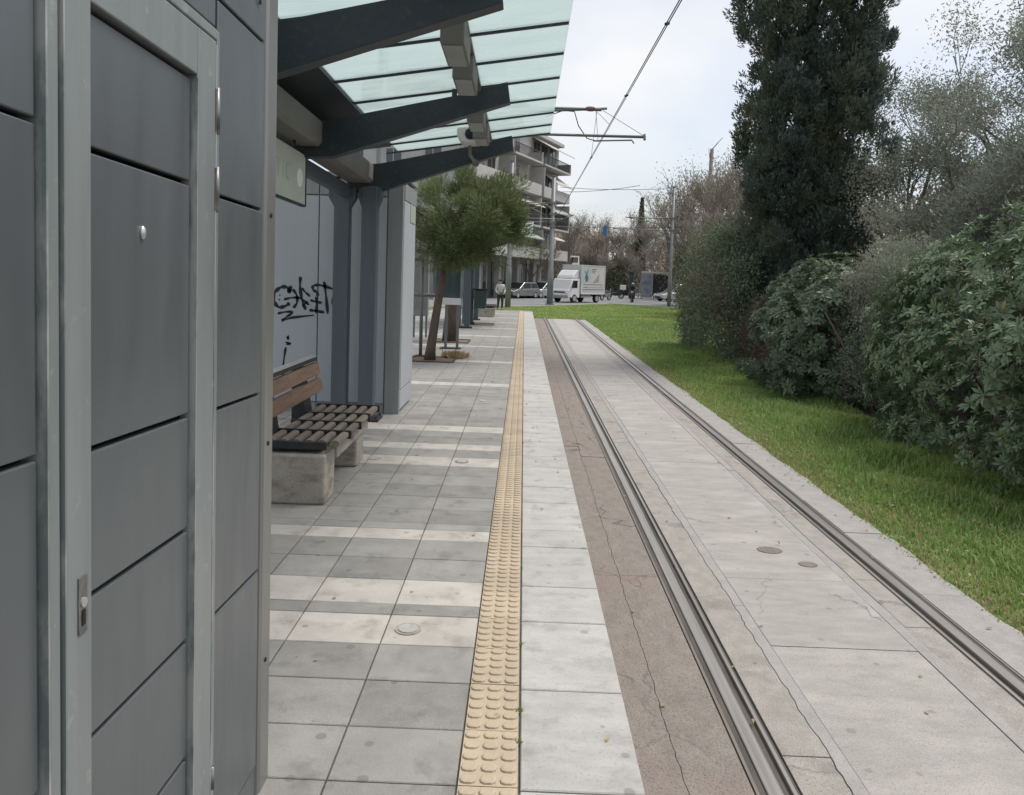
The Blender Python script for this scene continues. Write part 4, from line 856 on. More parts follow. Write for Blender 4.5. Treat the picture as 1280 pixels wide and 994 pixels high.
blades('verge_edge_grass', 22000, (2.90, 3.5), (2.2, 26), lambda x, y, r: r.uniform(.015, .05, len(x)), 'straw', 'short straw coloured grass along the concrete edge of the track', w=0.008, seed=3, mask=lambda x, y, r: r.random(len(x)) < (.25+.75*clumpy(x*2+1, y*1.6)))
blades('verge_short_grass', 30000, (2.92, 4.0), (2.2, 26), lambda x, y, r: r.uniform(.02, .06, len(x)), 'blade_dry', 'short yellow green grass near the concrete edge of the track', w=0.008, seed=13)
blades('far_grass', 45000, (-5.2, 16), (37, 60), lambda x, y, r: r.uniform(.03, .09, len(x)), 'blade_dry', 'mown yellow green grass between the track end and the road', w=0.02, seed=4,
       mask=lambda x, y, r: (y < np.where(x < -0.5, 44.5+(x+5.5)*.85, np.where(x < 6.8, 48.5+(x+.5)*1.56, 60-(x-6.8)*.75))))
blades('mid_grass', 26000, (2.95, 9), (22, 37.5), lambda x, y, r: r.uniform(.03, .10, len(x)), 'blade', 'green grass beyond the hedge beside the far track', w=0.014, seed=5)
blades('left_grass', 9000, (-9, -4.3), (10, 43), lambda x, y, r: r.uniform(.03, .09, len(x)), 'blade_dry', 'grass strip left of the platform', w=0.014, seed=6)

rng = np.random.default_rng(77); n = 420
P = np.c_[np.concatenate([rng.uniform(2.75, 4.4, 300), rng.uniform(.5, 2.7, 60), rng.uniform(-1.5, .4, 60)]), rng.uniform(2.4, 17, n)**1.0, np.zeros(n)]; P[:, 2] = np.where(P[:, 0] > 2.95, ZT+.03, np.where(P[:, 0] > .46, ZT+.004, .004))
V, T = leaf_geo(P, norm(np.c_[rng.normal(size=(n, 2)), rng.normal(0, .12, n)]), rng.uniform(.02, .055, n), rng.uniform(.012, .025, n), .25, rng, np.array([0, 0, 3.])+np.zeros((n, 3)))
tag(link('fallen_leaves', np_mesh('fallen_leaves', V, T), 'straw'), 'small dry leaves scattered over verge and track', 'leaves', kind='stuff')
def shrub_points(c, R, nl, rng, lump=0.35):
    """lobe centres over a shrub that stands on the ground: (centres, outward directions, radii)"""
    H = c[2] + R[2] - ZT; z = rng.random(nl)**.9; a = rng.uniform(0, 2*np.pi, nl); ca = np.sign(np.cos(a))*np.abs(np.cos(a))**.7; sa = np.sign(np.sin(a))*np.abs(np.sin(a))**.7
    f = np.where(z > .4, np.sqrt(np.clip(1-((z-.4)/.62)**2, 0, 1)), .86 + .35*z)
    q = np.where(rng.random(nl) < .8, .88 + .12*rng.random(nl), .55*rng.random(nl)); r = lump*(.7+.6*rng.random(nl))
    C = np.c_[c[0] + ca*f*q*(R[0]-lump*.6), c[1] + sa*f*q*(R[1]-lump*.6), ZT + .08 + z*(H-lump*.75)]
    u = norm(np.c_[np.cos(a)*f, np.sin(a)*f, np.clip((z-.35)*1.6, -.1, 1)]); return C, u, r
def stems(mb, c, R, rnd, n=14, r=.03):
    for i in range(n):
        a = rnd.uniform(0, 6.28); limb(mb, (c[0]+.35*R[0]*math.cos(a), c[1]+.35*R[1]*math.sin(a), ZT-.05), (math.cos(a)*.6, math.sin(a)*.6, 1.2), c[2]-ZT+R[2]*.4, r, r*.35, rnd, 5)
def whorl_shrub(name, label, c, R, nwh, leafL, leafW, m, seed, nobj, lump=.4, nl=46):
    rng = np.random.default_rng(seed); rnd = random.Random(seed)
    t = thing(name, label, 'shrub', (c[0], c[1], ZT-.03)); o0 = np.array(t.location)
    mb = MB(); stems(mb, c, R, rnd); mb.build('stems', 'bark_grey', t)
    C, u, r = shrub_points(c, R, nl, rng, lump)
    k = rng.integers(0, nl, nwh); v = on_sphere(nwh, rng); P = C[k] + v*r[k][:, None]*(.55+.5*rng.random(nwh))[:, None]
    P[:, 2] = np.maximum(P[:, 2], ZT + .04 + .3*rng.random(nwh)); A = norm(v*.8 + u[k]*.7 + np.array([0, 0, .45]) + rng.normal(0, .2, (nwh, 3)))
    sc = rng.uniform(.5, 1.25, nwh)
    tem = [whorl(int(rng.integers(6, 12)), leafL*rng.uniform(.8, 1.1), leafW*rng.uniform(.75, 1.15), rng) for _ in range(12)]; tms = [np_mesh('leaf_whorl', *w) for w in tem]
    for q in tms: q.materials.append(M[m])
    Fm = frame_from(A, rng)
    dist = np.linalg.norm(P - np.array(CAMP), axis=1) - 1.2*(A @ norm((np.array(CAMP)-P.mean(0))[None])[0]); od = np.argsort(dist)
    for i in od[:nobj]:
        o = bpy.data.objects.new('leaf_whorl', tms[i % 12]); COL.objects.link(o); o.parent = t
        mw = Matrix.Identity(4)
        for a in range(3):
            for b in range(3): mw[a][b] = Fm[i][a, b]*sc[i]
        mw.translation = Vector(P[i]-o0); o.matrix_local = mw
    gs = []
    for j in range(12):
        ii = [i for i in od[nobj:] if i % 12 == j]
        if not ii: continue
        Vt, Tt = tem[j]; VV = np.einsum('nab,vb->nva', Fm[ii]*sc[ii][:, None, None], Vt) + (P[ii]-o0)[:, None, :]
        TT = Tt[None] + (np.arange(len(ii))*len(Vt))[:, None, None]; gs.append((VV.reshape(-1, 3), TT.reshape(-1, 3)))
    V, T = join_geo(gs); o = link('foliage', np_mesh('foliage', V, T), m, t); o['kind'] = 'stuff'
    return t
def leaf_shrub(name, label, c, R, n, L, Wd, m, seed, lump=.3, nl=60, up=.4, cat='shrub', group=None, stem='bark_grey', nst=14, shell=.5):
    rng = np.random.default_rng(seed); rnd = random.Random(seed)
    t = thing(name, label, cat, (c[0], c[1], ZT-.03), group); o0 = np.array(t.location)
    mb = MB(); stems(mb, c, R, rnd, nst); mb.build('stems', stem, t)
    C, u, r = shrub_points(c, R, nl, rng, lump); k = rng.integers(0, nl, n); v = on_sphere(n, rng)
    P = C[k] + v*r[k][:, None]*(shell+(1.1-shell)*rng.random(n))[:, None]; P[:, 2] = np.maximum(P[:, 2], ZT + .02 + .25*rng.random(n))
    D = norm(v*.45 + u[k]*.3 + np.array([0, 0, up]) + rng.normal(0, .55, (n, 3)))
    V, T = leaf_geo(P-o0, D, L*rng.uniform(.6, 1.2, n), Wd*rng.uniform(.7, 1.2, n), .2, rng, v*.8+u[k]*.5+np.array([0, 0, .3]))
    link('foliage', np_mesh('foliage', V, T), m, t)['kind'] = 'stuff'; return t
whorl_shrub('pittosporum_shrub', 'big glossy dark green shrub with whorled leaves beside the near verge', (6.2, 8.2, 1.05), (1.95, 3.25, 1.6), 8400, .118, .035, 'leaf_glossy', 21, 300, .42, 290)
leaf_shrub('grey_shrub', 'grey green fine leaved shrub rising between two glossy dark shrubs', (6.0, 12.3, 1.0), (.95, .85, 1.4), 38000, .05, .018, 'leaf_grey', 22, .28, 100, nst=6)
whorl_shrub('pittosporum_shrub', 'smaller glossy shrub between the grey shrub and the cypress', (5.6, 13.8, .9), (1.4, 1.6, 1.25), 3000, .125, .038, 'leaf_glossy_dark', 23, 150, .34, 110)
leaf_shrub('mixed_shrub', 'tall dense olive green shrub at the far end of the hedge', (6.1, 20.8, 1.45), (1.85, 3.0, 2.0), 62000, .095, .034, 'leaf_mixed', 24, .42, 160)
leaf_shrub('red_leaf_shrub', 'low shrub with dark red leaves at the foot of the cypress', (6.0, 17.3, .55), (.95, 1.1, 1.1), 13000, .07, .024, 'leaf_red', 25, .26, 70)
leaf_shrub('mixed_shrub', 'dull green undergrowth shrub below the cypress trunk', (7.4, 15.8, .8), (1.6, 1.6, 1.2), 22000, .085, .03, 'leaf_mixed', 26, .36, 90)
leaf_shrub('grey_shrub', 'tall silvery shrub behind the big glossy shrub', (9.0, 12.6, 2.3), (2.2, 2.0, 2.4), 68000, .09, .029, 'leaf_olive', 27, .42, 190, shell=.3, nst=6)
leaf_shrub('olive_shrub', 'tall dull olive shrub behind the hedge at the right', (11.4, 12.0, 2.6), (2.3, 2.4, 2.7), 62000, .09, .029, 'leaf_olive', 28, .48, 190, shell=.3, nst=6)
# low weeds along the foot of the hedge
leaf_shrub('ivy_cover', 'low dark ground cover along the foot of the hedge', (5.2, 14.8, -.2), (.8, 2.2, .22), 12000, .06, .03, 'leaf_glossy_dark', 29, .16, 60, cat='ground cover', nst=2)

# ---- cypress
def cypress():
    Yc = 18.8; t = thing('cypress_tree', 'tall dense dark cypress rising above the hedge', 'tree', (6.7, Yc, ZT-.03)); o0 = np.array(t.location); rng = np.random.default_rng(31); rnd = random.Random(31)
    prof = [(-60, 935, 1120), (-25, 915, 1130), (0, 912, 1134), (25, 915, 1122), (48, 925, 1110), (62, 945, 1104), (85, 955, 1100), (105, 935, 1098), (130, 913, 1096), (150, 912, 1092), (170, 925, 1088), (185, 915, 1086), (215, 920, 1084), (245, 926, 1080), (290, 926, 1082), (320, 922, 1078), (345, 930, 1046), (372, 950, 1005), (395, 965, 990)]
    Z_, XL, XR = [], [], []
    for py, a, b in prof:
        p, q = atY(a, py, Yc), atY(b, py, Yc); Z_.append((p.z+q.z)/2); XL.append(p.x); XR.append(q.x)
    Z_, XL, XR = np.array(Z_[::-1]), np.array(XL[::-1]), np.array(XR[::-1])
    Z_ = np.append(Z_, [11.5, 13.2]); XL = np.append(XL, [5.3, 6.4]); XR = np.append(XR, [8.2, 7.2])
    tm = MB(); tm.tube([(6.7, Yc, ZT-.1), (6.7, Yc, 1.5), (6.65, Yc, 5), (6.7, Yc, 12.5)], [.32, .26, .2, .04], 12)
    nc = 470; zs = rng.uniform(Z_[0], Z_[-1], nc); xl, xr = np.interp(zs, Z_, XL), np.interp(zs, Z_, XR); cx = (xl+xr)/2; rr = (xr-xl)/2
    a = rng.uniform(0, 2*np.pi, nc); q = np.sqrt(rng.uniform(.15, 1, nc)); rc = rng.uniform(.28, .52, nc)
    C = np.c_[cx + np.cos(a)*q*np.maximum(rr-rc*.75, .1), Yc + np.sin(a)*q*np.maximum(rr-rc*.75, .1)*.95, zs]
    C[:70, 0] = 6.65 + rng.normal(0, .5, 70); C[:70, 1] = Yc - rng.uniform(.35, .9, 70); C[:70, 2] = rng.uniform(1.2, 9, 70)
    for c_, in zip(C[70:130]): tm.tube([(6.68, Yc, max(c_[2]-1.1, 0.2)), tuple((np.array([6.68, Yc, c_[2]-.6])+c_)/2), tuple(c_)], [.06, .04, .015], 5)
    tm.build('trunk', 'bark_grey', t, smooth=True)
    gs = []
    for ci, r in zip(C, rc):
        out = norm(np.array([[ci[0]-6.7, ci[1]-Yc, .5]]))[0]
        for k in range(int((8+24*r)*(1 if ci[1] < Yc+.4 else .45))):                     # upright feathery sprays
            w = norm(rng.normal(size=(1, 3)) + out*.9 + [0, 0, .35])[0]; pc = ci + w*r*rng.uniform(.55, 1.0)*np.array([1, 1, 1.25]); ax = norm((w*.7 + np.array([0, 0, 1.0]) + rng.normal(0, .2, 3))[None])[0]
            n = 38; h = rng.random(n); v = on_sphere(n, rng); ln = rng.uniform(.22, .42)
            P = pc + ax*((h-.35)*ln)[:, None] + v*(.115*(1-h*.75)*(.6+.5*rng.random(n)))[:, None]
            gs.append(leaf_geo(P, norm(ax + v*.6 + rng.normal(0, .2, (n, 3))), rng.uniform(.065, .14, n), rng.uniform(.022, .04, n), .3, rng, v+w*.6))
    V, T = join_geo(gs); link('crown', np_mesh('crown', V-o0, T), 'leaf_cypress', t)
cypress()
# ---- airy trees at the right
def branch_rec(rnd, p, d, L, r, dep, segs, tips, spread=.55, up=.15, kids=(2, 3), shrink=.72):
    mid = p + d*L*.5 + Vector((rnd.uniform(-.06, .06)*L, rnd.uniform(-.06, .06)*L, 0)); e = p + d*L
    segs.append((p, mid, e, r, r*.68)); 
    if dep == 0: tips.append((e, d)); return
    for k in range(rnd.randint(*kids)):
        nd = (d + Vector((rnd.gauss(0, spread), rnd.gauss(0, spread), rnd.gauss(0, spread*.7)+up))).normalized()
        branch_rec(rnd, p.lerp(e, rnd.uniform(.55, 1.0)), nd, L*shrink*rnd.uniform(.75, 1.2), r*.62, dep-1, segs, tips, spread, up, kids, shrink)
def seg_mesh(segs, rmin, rmax, name):
    mb = MB()
    for p, m_, e, r0, r1 in segs:
        if rmin <= r0 < rmax: mb.tube([p, m_, e], [r0, (r0+r1)/2, r1], 7 if r0 > .05 else (4 if r0 > .02 else 3), cap=False)
    me = mb.mesh(name); me.shade_smooth() if hasattr(me, 'shade_smooth') else None; return me
def airy_tree(name, label, base, h, seed, m, nleaf, L, Wd, lean=(0, 0, 1), cl=.28, dep=5, spread=.5, r=.13):
    rnd = random.Random(seed); rng = np.random.default_rng(seed); segs, tips = [], []
    t = thing(name, label, 'tree', (*base, ZT-.03))
    for k in range(3): branch_rec(rnd, Vector((rnd.uniform(-.3, .3), rnd.uniform(-.3, .3), 0)), (Vector(lean)+Vector((rnd.uniform(-.3, .3), rnd.uniform(-.3, .3), 0))).normalized(), h*.33, r, dep, segs, tips, spread, .2, (2, 3), .74)
    for nm, a, b, mm in (('trunk', .03, 9, 'bark_grey'), ('branches', 0, .03, 'twig_brown')): link(nm, seg_mesh(segs, a, b, nm), mm, t)
    tp = np.array([tuple(e) for e, d in tips]); k = rng.integers(0, len(tp), nleaf); P = tp[k] + rng.normal(0, cl, (nleaf, 3)); P = P[P[:, 2] > .15]; n = len(P)
    V, T = leaf_geo(P, norm(rng.normal(size=(n, 3))+[0, 0, .3]), L*rng.uniform(.6, 1.2, n), Wd, .2, rng); link('foliage', np_mesh('foliage', V, T), m, t)['kind'] = 'stuff'
    for ch in t.children:
        if ch.name.startswith('branches'): ch['kind'] = 'stuff'
    return t
airy_tree('olive_tree', 'airy grey leaved tree right of the cypress', (9.3, 17.2), 7.0, 41, 'leaf_olive', 48000, .085, .028, (.05, 0, 1), .2, 5)
airy_tree('olive_tree', 'tall dark leaved tree reaching above the right hedge', (11.4, 15.6), 10.5, 45, 'leaf_olive', 60000, .09, .031, (-.05, 0, 1), .24, 5)
airy_tree('olive_tree', 'silvery small tree between the cypress and the right hedge', (9.9, 15.6), 4.6, 43, 'leaf_grey', 32000, .07, .022, (0, 0, 1), .2, 5, .5, .08)

# ---- bare trees of the far side
def bare_proto(seed, h, r=.16, dep=6, spread=.42, pale=False, ivy=0):
    rnd = random.Random(seed); segs, tips = [], []
    branch_rec(rnd, Vector((0, 0, 0)), Vector((rnd.uniform(-.08, .08), rnd.uniform(-.08, .08), 1)).normalized(), h*.3, r, dep, segs, tips, spread, .28, (2, 4), .74)
    zmax = max(e.z for _, _, e, _, _ in segs); k = h/zmax
    segs = [(p*k, m_*k, e*k, a, b) for p, m_, e, a, b in segs]
    segs = [(p, m_, e, max(a, .016), max(b, .012)) for p, m_, e, a, b in segs]
    rng = np.random.default_rng(seed); tp = np.array([tuple(e*k) for e, d in tips]); leaf = None
    if ivy: n = ivy; q = rng.integers(0, len(tp), n); P = tp[q] + rng.normal(0, .35, (n, 3)); leaf = np_mesh('foliage', *leaf_geo(P, norm(rng.normal(size=(n, 3))), rng.uniform(.10, .2, n), .07, .2, rng))
    return seg_mesh(segs, .05, 9, 'trunk'), seg_mesh(segs, 0, .05, 'crown'), leaf
protos = [bare_proto(51, 9, ivy=1500), bare_proto(52, 8, ivy=0), bare_proto(53, 10, .2, ivy=2500), bare_proto(54, 7, .1, ivy=900)]
LBL = {}
def bare(px, Yd, hk, kind, label, pale=False, lm='leaf_brown'):
    p = atY(px, 360, Yd); tr, cr, lf = protos[kind]
    t = thing('bare_tree', label, 'tree', (p.x, Yd, ZT-.05), 'winter trees across the road'); t.rotation_euler.z = (px*1.7) % 6.28; t.scale = (hk, hk, hk)
    a = link('trunk', tr, 'bark_grey', t); b = link('crown', cr, 'twig_brown', t)
    if pale:
        for o, mm in ((a, 'twig_pale'), (b, 'twig_pale')): o.data = o.data.copy(); o.data.materials.clear(); o.data.materials.append(M[mm])
    if lf: link('foliage', lf, lm, t)['kind'] = 'stuff'
    return t
spec = [(702, 92, 1.02, 2), (716, 104, 1.1, 0), (728, 98, 0.85, 1), (742, 108, 1.15, 2), (752, 94, .75, 3), (766, 100, 1.0, 0), (776, 112, 1.2, 1), (788, 96, .85, 3), (802, 105, 1.15, 2), (815, 96, 1.05, 0), (822, 84, .95, 1), (838, 78, 1.15, 2), (852, 70, 1.05, 0), (866, 62, 1.15, 2), (880, 54, 1.1, 0), (896, 47, .95, 2), (908, 42, .85, 1), (912, 60, 1.2, 0), (935, 48, 1.0, 2), (958, 58, 1.1, 0)]
TL = ['leafy brown tree right of the apartment block', 'brown winter tree behind the truck cab', 'twiggy leafless tree behind the truck box', 'tall brown winter tree behind the blue pennant', 'small brown tree above the motorbike', 'brown winter tree above the delivery scooter', 'tall leafless tree above the delivery scooter', 'small brown tree left of the green column',
      'tall brown winter tree behind the bus shelter poster', 'brown winter tree over the bus shelter roof', 'leafless tree beside the bus shelter roof end', 'brown winter tree behind the slim mast', 'brown winter tree right of the slim mast', 'brown winter tree left of the lopped trunk', 'brown winter tree in front of the lopped trunk', 'brown winter tree right of the lopped trunk', 'small leafless tree left of the cypress', 'brown winter tree behind the hedge end', 'brown winter tree behind the cypress', 'brown winter tree hidden behind the cypress crown']
for (px, Yd, hk, kd), lab in zip(spec, TL): bare(px, Yd, hk, kd, lab)
bare(798, 88, .62, 1, 'pale barked leafless tree beside the bus shelter', pale=True)
bare(662, 74, .8, 1, 'leafless street tree in front of the apartment block', pale=False)
# evergreen masses behind
def far_bush(px, Yd, w, h, seed, m, label, name='evergreen_bush', cat='bush', n=6500):
    p = atY(px, 360, Yd); return leaf_shrub(name, label, (p.x, Yd, ZT+h*.45), (w, w*.8, h*.55), n, .28, .13, m, seed, .22*w+.3, 50, cat=cat, group='bushes across the road', nst=6)
FB = [(700, 112, 4.0, 7.5, 'leaf_brown', 'brown thicket behind the white truck cab'), (722, 118, 4.5, 8.5, 'leaf_brown', 'tall brown thicket behind the truck box'), (748, 98, 3.2, 5.2, 'leaf_far', 'dull green bush behind the parked motorbike'),
      (770, 118, 5.0, 8.0, 'leaf_brown', 'broad brown thicket across the road'), (776, 99, 2.6, 4.6, 'leaf_far', 'dark green bush left of the green post'), (800, 122, 5.0, 8.5, 'leaf_brown', 'brown thicket behind the bus shelter'),
      (830, 110, 5.0, 9.0, 'leaf_brown', 'brown thicket right of the bus shelter'), (858, 84, 4.2, 7.5, 'leaf_brown', 'brown thicket behind the slim mast'), (884, 64, 3.2, 6.0, 'leaf_far', 'dull green bush behind the hedge end'), (905, 44, 2.3, 4.6, 'leaf_far', 'dull green bush left of the cypress'),
      (955, 40, 3.5, 5.5, 'leaf_brown', 'brown thicket behind the cypress'), (1060, 34, 4.0, 6.0, 'leaf_far', 'green thicket behind the grey tree'), (1170, 30, 4.5, 6.0, 'leaf_brown', 'brown thicket behind the right hedge'), (1290, 26, 4.5, 6.5, 'leaf_far', 'green thicket far behind the big glossy shrub'),
      (675, 104, 4.0, 8.0, 'leaf_far', 'green tree mass past the apartment block')]
for i, (px, Yd, w, h, m, lab) in enumerate(FB): far_bush(px, Yd, w, h, 60+i, m, lab)
# slender cypress and cut trunk above the thicket
p = atY(798, 360, 105); t = thing('slender_cypress', 'slender pointed cypress standing above the brown thicket', 'tree', (p.x, 105, ZT-.05)); rng = np.random.default_rng(90)
n = 9000; z = rng.uniform(1, 12.9, n); rr = .75*np.clip((13.2-z)/6, .12, 1)*np.sqrt(rng.random(n)); a = rng.uniform(0, 6.28, n)
V, T = leaf_geo(np.c_[rr*np.cos(a), rr*np.sin(a), z], norm(rng.normal(0, .4, (n, 3))+[0, 0, 1]), .35, .12, .2, rng); link('crown', np_mesh('crown', V, T), 'leaf_far', t)
MB().tube([(p.x, 105, ZT-.1), (p.x, 105, 12.4)], [.2, .05], 8).build('trunk', 'bark_grey', t)
p = atY(879, 360, 75); q = atY(880, 186, 75); t = thing('lopped_trunk', 'tall lopped tree trunk rising above the bare trees', 'tree', (p.x, 75, ZT-.05)); MB().tube([(p.x, 75, ZT-.1), (p.x+.05, 75, 5), (p.x+.2, 75, q.z)], [.3, .23, .17], 10).build('trunk', 'bark_grey', t, smooth=True)
rnd = random.Random(5); tm = MB(); [limb(tm, (p.x+.12, 75, rnd.uniform(6, q.z)), (rnd.uniform(-1, 1), rnd.uniform(-1, 1), 1), 1.6, .05, .02, rnd, 4) for _ in range(12)]; tm.build('twigs', 'twig_brown', t)

# ================================================================== VEHICLES
def wheel(t, x, y, r, w, side):
    o = MB().tube([(x, y-w/2, r), (x, y-w*.35, r), (x, y+w*.35, r), (x, y+w/2, r)], [r*.9, r, r, r*.9], 18).build('wheel', 'tyre', t, smooth=False)
    MB().cyl((x, y+side*w*.5, r), (x, y+side*(w*.5+.012), r), r*.62, 14).build('rim', 'rim', o); return o
def car(label, loc, rz, col, L=4.2, Wd=1.74, H=1.47, kind='hatch', group=None, name='parked_car', cat='car'):
    t = thing(name, label, cat, (0, 0, 0), group); a = L/2; w = Wd/2
    low = [(-a, .35), (-a+.05, .25), (-a+.5, .22), (a-.5, .22), (a-.08, .28), (a, .48), (a-.06, .66), (a-.9, .86), (-a+.3, .92), (-a+.02, .85)]
    MB().prism(low, 1, -w, w).build('body', col, t, bevel=.07, segs=3)
    x0, x1, x2, x3 = ((-a+.12, -a+.5, a-1.95, a-1.0) if kind == 'hatch' else (-a+.05, -a+.12, a-1.5, a-.75))
    zt, zb = H, .86; k = .16
    MB().hexa([(x0, -w+.04, zb), (x3, -w+.04, zb), (x3, w-.04, zb), (x0, w-.04, zb), (x1, -w+k, zt), (x2, -w+k, zt), (x2, w-k, zt), (x1, w-k, zt)]).build('cabin', col, t, bevel=.06, segs=3)
    e = .012
    def side(s):
        f = lambda x, z: (x, s*((w-.04) + (k-.04)*-1*(z-zb)/(zt-zb) + e), z)
        za, zc = zb+.06, zt-.09; lerp = lambda u, v, z: u + (v-u)*(z-zb)/(zt-zb)
        xm = (x1+x2)/2
        for p, q in ((x0+.12, xm-.04), (xm+.04, x3-.12)):
            pa = [f(lerp(x0+.12, x1+.1, za) if p < xm-.1 and p == x0+.12 else xm+.04, za), f(xm-.04 if q == xm-.04 else lerp(x3-.12, x2-.08, za), za), f(xm-.04 if q == xm-.04 else lerp(x3-.12, x2-.08, zc), zc), f(lerp(x0+.12, x1+.1, zc) if p == x0+.12 else xm+.04, zc)]
            MB().quad(*pa).build('side_window', 'dark_glass', t)
    side(1); side(-1)
    def screen(xa, xb, s, nm):
        za, zc = zb+.05, zt-.07; L_ = lambda z: xa + (xb-xa)*(z-zb)/(zt-zb) + s*e; wy = lambda z: w-.1-(k-.02)*(z-zb)/(zt-zb)
        MB().quad((L_(za), -wy(za), za), (L_(za), wy(za), za), (L_(zc), wy(zc), zc), (L_(zc), -wy(zc), zc)).build(nm, 'dark_glass', t)
    screen(x3, x2, 1, 'windscreen'); screen(x0, x1, -1, 'rear_window')
    for s in (-1, 1):
        for x in (-a+.75, a-.8): wheel(t, x, s*(w-.10), .31, .2, s)
        MB().ball((a-.10, s*(w-.28), .66), (.1, .2, .09), 10, 6).build('headlight', 'lamp_glass', t, smooth=True); MB().ball((-a+.06, s*(w-.22), .78), (.05, .16, .09), 10, 6).build('tail_light', 'lamp_red', t, smooth=True)
        MB().ball((x3-.35, s*(w+.07), .95), (.07, .1, .07), 8, 6).build('mirror', col, t, smooth=True)
    MB().box(a-.04, a+.012, -.45, .45, .33, .50).build('grille', 'black_metal', t, bevel=.01); MB().box(a-.01, a+.02, -.25, .25, .52, .62).build('number_plate', 'sign_white', t)
    t.location = loc; t.rotation_euler.z = rz; return t
GZ = ZT-.06
def gpos(px, Yd): p = atY(px, 370, Yd); return (p.x, Yd, GZ)
hd = math.atan2(-.80, -.6)
car('dark grey car parked beside the pale shopfront columns', gpos(649, 70), hd, 'vehicle_grey', group='cars parked before the apartment block')
car('black hatchback parked between two other cars by the apartment block', gpos(664, 74), hd, 'vehicle_dark', group='cars parked before the apartment block')
car('silver car parked just behind the thick mast', gpos(679, 73), hd-.1, 'vehicle_silver', H=1.55, group='cars parked before the apartment block')
car('white car parked deep in the side street past the apartment block', gpos(688, 90), hd, 'vehicle_white', group='cars parked before the apartment block')
car('dark grey parked car in front of the bus shelter', gpos(840, 84), rad(195), 'vehicle_dark', H=1.7, group='cars parked at the bus shelter')
car('silver parked car behind the slim mast', gpos(845, 76), rad(200), 'vehicle_silver', H=1.7, group='cars parked at the bus shelter')
car('white delivery van standing left of the platform', (-8.0, 49.5, GZ), rad(-60), 'vehicle_white', L=5.0, Wd=1.95, H=2.35, kind='van', name='delivery_van', cat='van')
# ---- box truck
tk = thing('box_truck', 'white box truck with printed side driving along the road', 'truck')
MB().prism([(-1.55, .42), (-.05, .42), (0, .55), (-.02, .98), (-.12, 1.12), (-.42, 1.86), (-.5, 1.92), (-1.55, 1.95)], 1, -1.85, -.05).build('cab', 'vehicle_white', tk, bevel=.05, segs=3)
MB().prism([(-1.55, 1.96), (-.62, 1.96), (-.75, 2.2), (-1.2, 2.62), (-1.55, 2.66)], 1, -1.75, -.15).build('wind_deflector', 'vehicle_white', tk, bevel=.06, segs=3)
MB().quad((-.142, -1.72, 1.16), (-.142, -.18, 1.16), (-.40, -.22, 1.80), (-.40, -1.68, 1.80)).build('windscreen', 'dark_glass', tk)
MB().quad((-1.2, -.04, 1.2), (-.42, -.04, 1.2), (-.62, -.04, 1.78), (-1.2, -.04, 1.78)).build('side_window', 'dark_glass', tk); MB().quad((-1.2, -1.862, 1.2), (-.42, -1.862, 1.2), (-.62, -1.862, 1.78), (-1.2, -1.862, 1.78)).build('side_window', 'dark_glass', tk)
MB().box(-.03, .05, -1.8, -.1, .36, .6).build('bumper', 'panel_frame', tk, bevel=.02); MB().box(-.06, .012, -1.5, -.4, .78, .9).build('grille', 'black_metal', tk, bevel=.01)
for yy in (-1.62, -.28): MB().ball((-.03, yy, .76), (.07, .17, .09), 10, 6).build('headlight', 'lamp_glass', tk, smooth=True)
for yy in (-2.0, .1): MB().box(-.5, -.42, yy-.09, yy+.09, 1.2, 1.55).build('mirror', 'black_metal', tk, bevel=.02)
bx = MB().box(-5.0, -1.62, -1.92, .02, .72, 3.02).build('cargo_box', 'canvas_print', tk, bevel=.02)
MB().box(-5.02, -1.6, -1.94, .045, 3.021, 3.08).build('roof_rim', 'vehicle_white', bx); MB().box(-5.02, -1.6, .021, .045, .70, .76).build('lower_rim', 'vehicle_white', bx)
for x in (-5.0, -1.66): MB().box(x-.0, x+.05, .021, .042, .76, 3.02).build('corner_rim', 'vehicle_white', bx)
def pr(name, m, pts, d=.0235): n = MB(); n.v = [(x, d, z) for x, z in pts]; n.f = [tuple(range(len(pts)))]; n.build(name, m, bx)
pr('printed_field', 'print_blue', [(-2.95, 1.7), (-1.72, 1.55), (-1.72, 2.85), (-2.85, 2.85)])
pr('printed_figure', 'print_grey', [(-2.5, 1.75), (-2.2, 1.72), (-2.1, 2.1), (-2.22, 2.35), (-2.02, 2.6), (-2.1, 2.62), (-2.32, 2.4), (-2.5, 2.75), (-2.58, 2.7), (-2.42, 2.3), (-2.62, 2.05)], .026)
pr('printed_swoosh', 'print_mauve', [(-3.2, 1.6), (-4.1, 1.68), (-4.15, 2.45)], .025)
for z, x0, x1 in ((2.72, -3.75, -3.0), (2.58, -3.6, -3.0), (2.44, -3.5, -3.0)): pr('printed_line', 'print_grey', [(x0, z), (x1, z), (x1, z+.06), (x0, z+.06)], .026)
for z, x0, x1, m_ in ((1.46, -4.7, -1.9, 'print_grey'), (1.24, -4.7, -3.9, 'print_mauve'), (1.24, -3.8, -2.8, 'print_mauve'), (1.24, -2.6, -1.9, 'print_grey'), (1.06, -4.8, -1.8, 'print_grey'), (.93, -4.8, -1.8, 'print_blue')): pr('printed_line', m_, [(x0, z), (x1, z), (x1, z+.055), (x0, z+.055)], .026)
MB().box(-5.0, -1.5, -1.5, -.35, .5, .70).build('chassis', 'black_metal', tk)
for x in (-.85, -4.0):
    for yy, s in ((-.16, 1), (-1.74, -1)): wheel(tk, x, yy, .36, .24, s)
MB().box(-3.3, -1.9, -.25, -.15, .42, .6).build('side_guard', 'rim', tk)
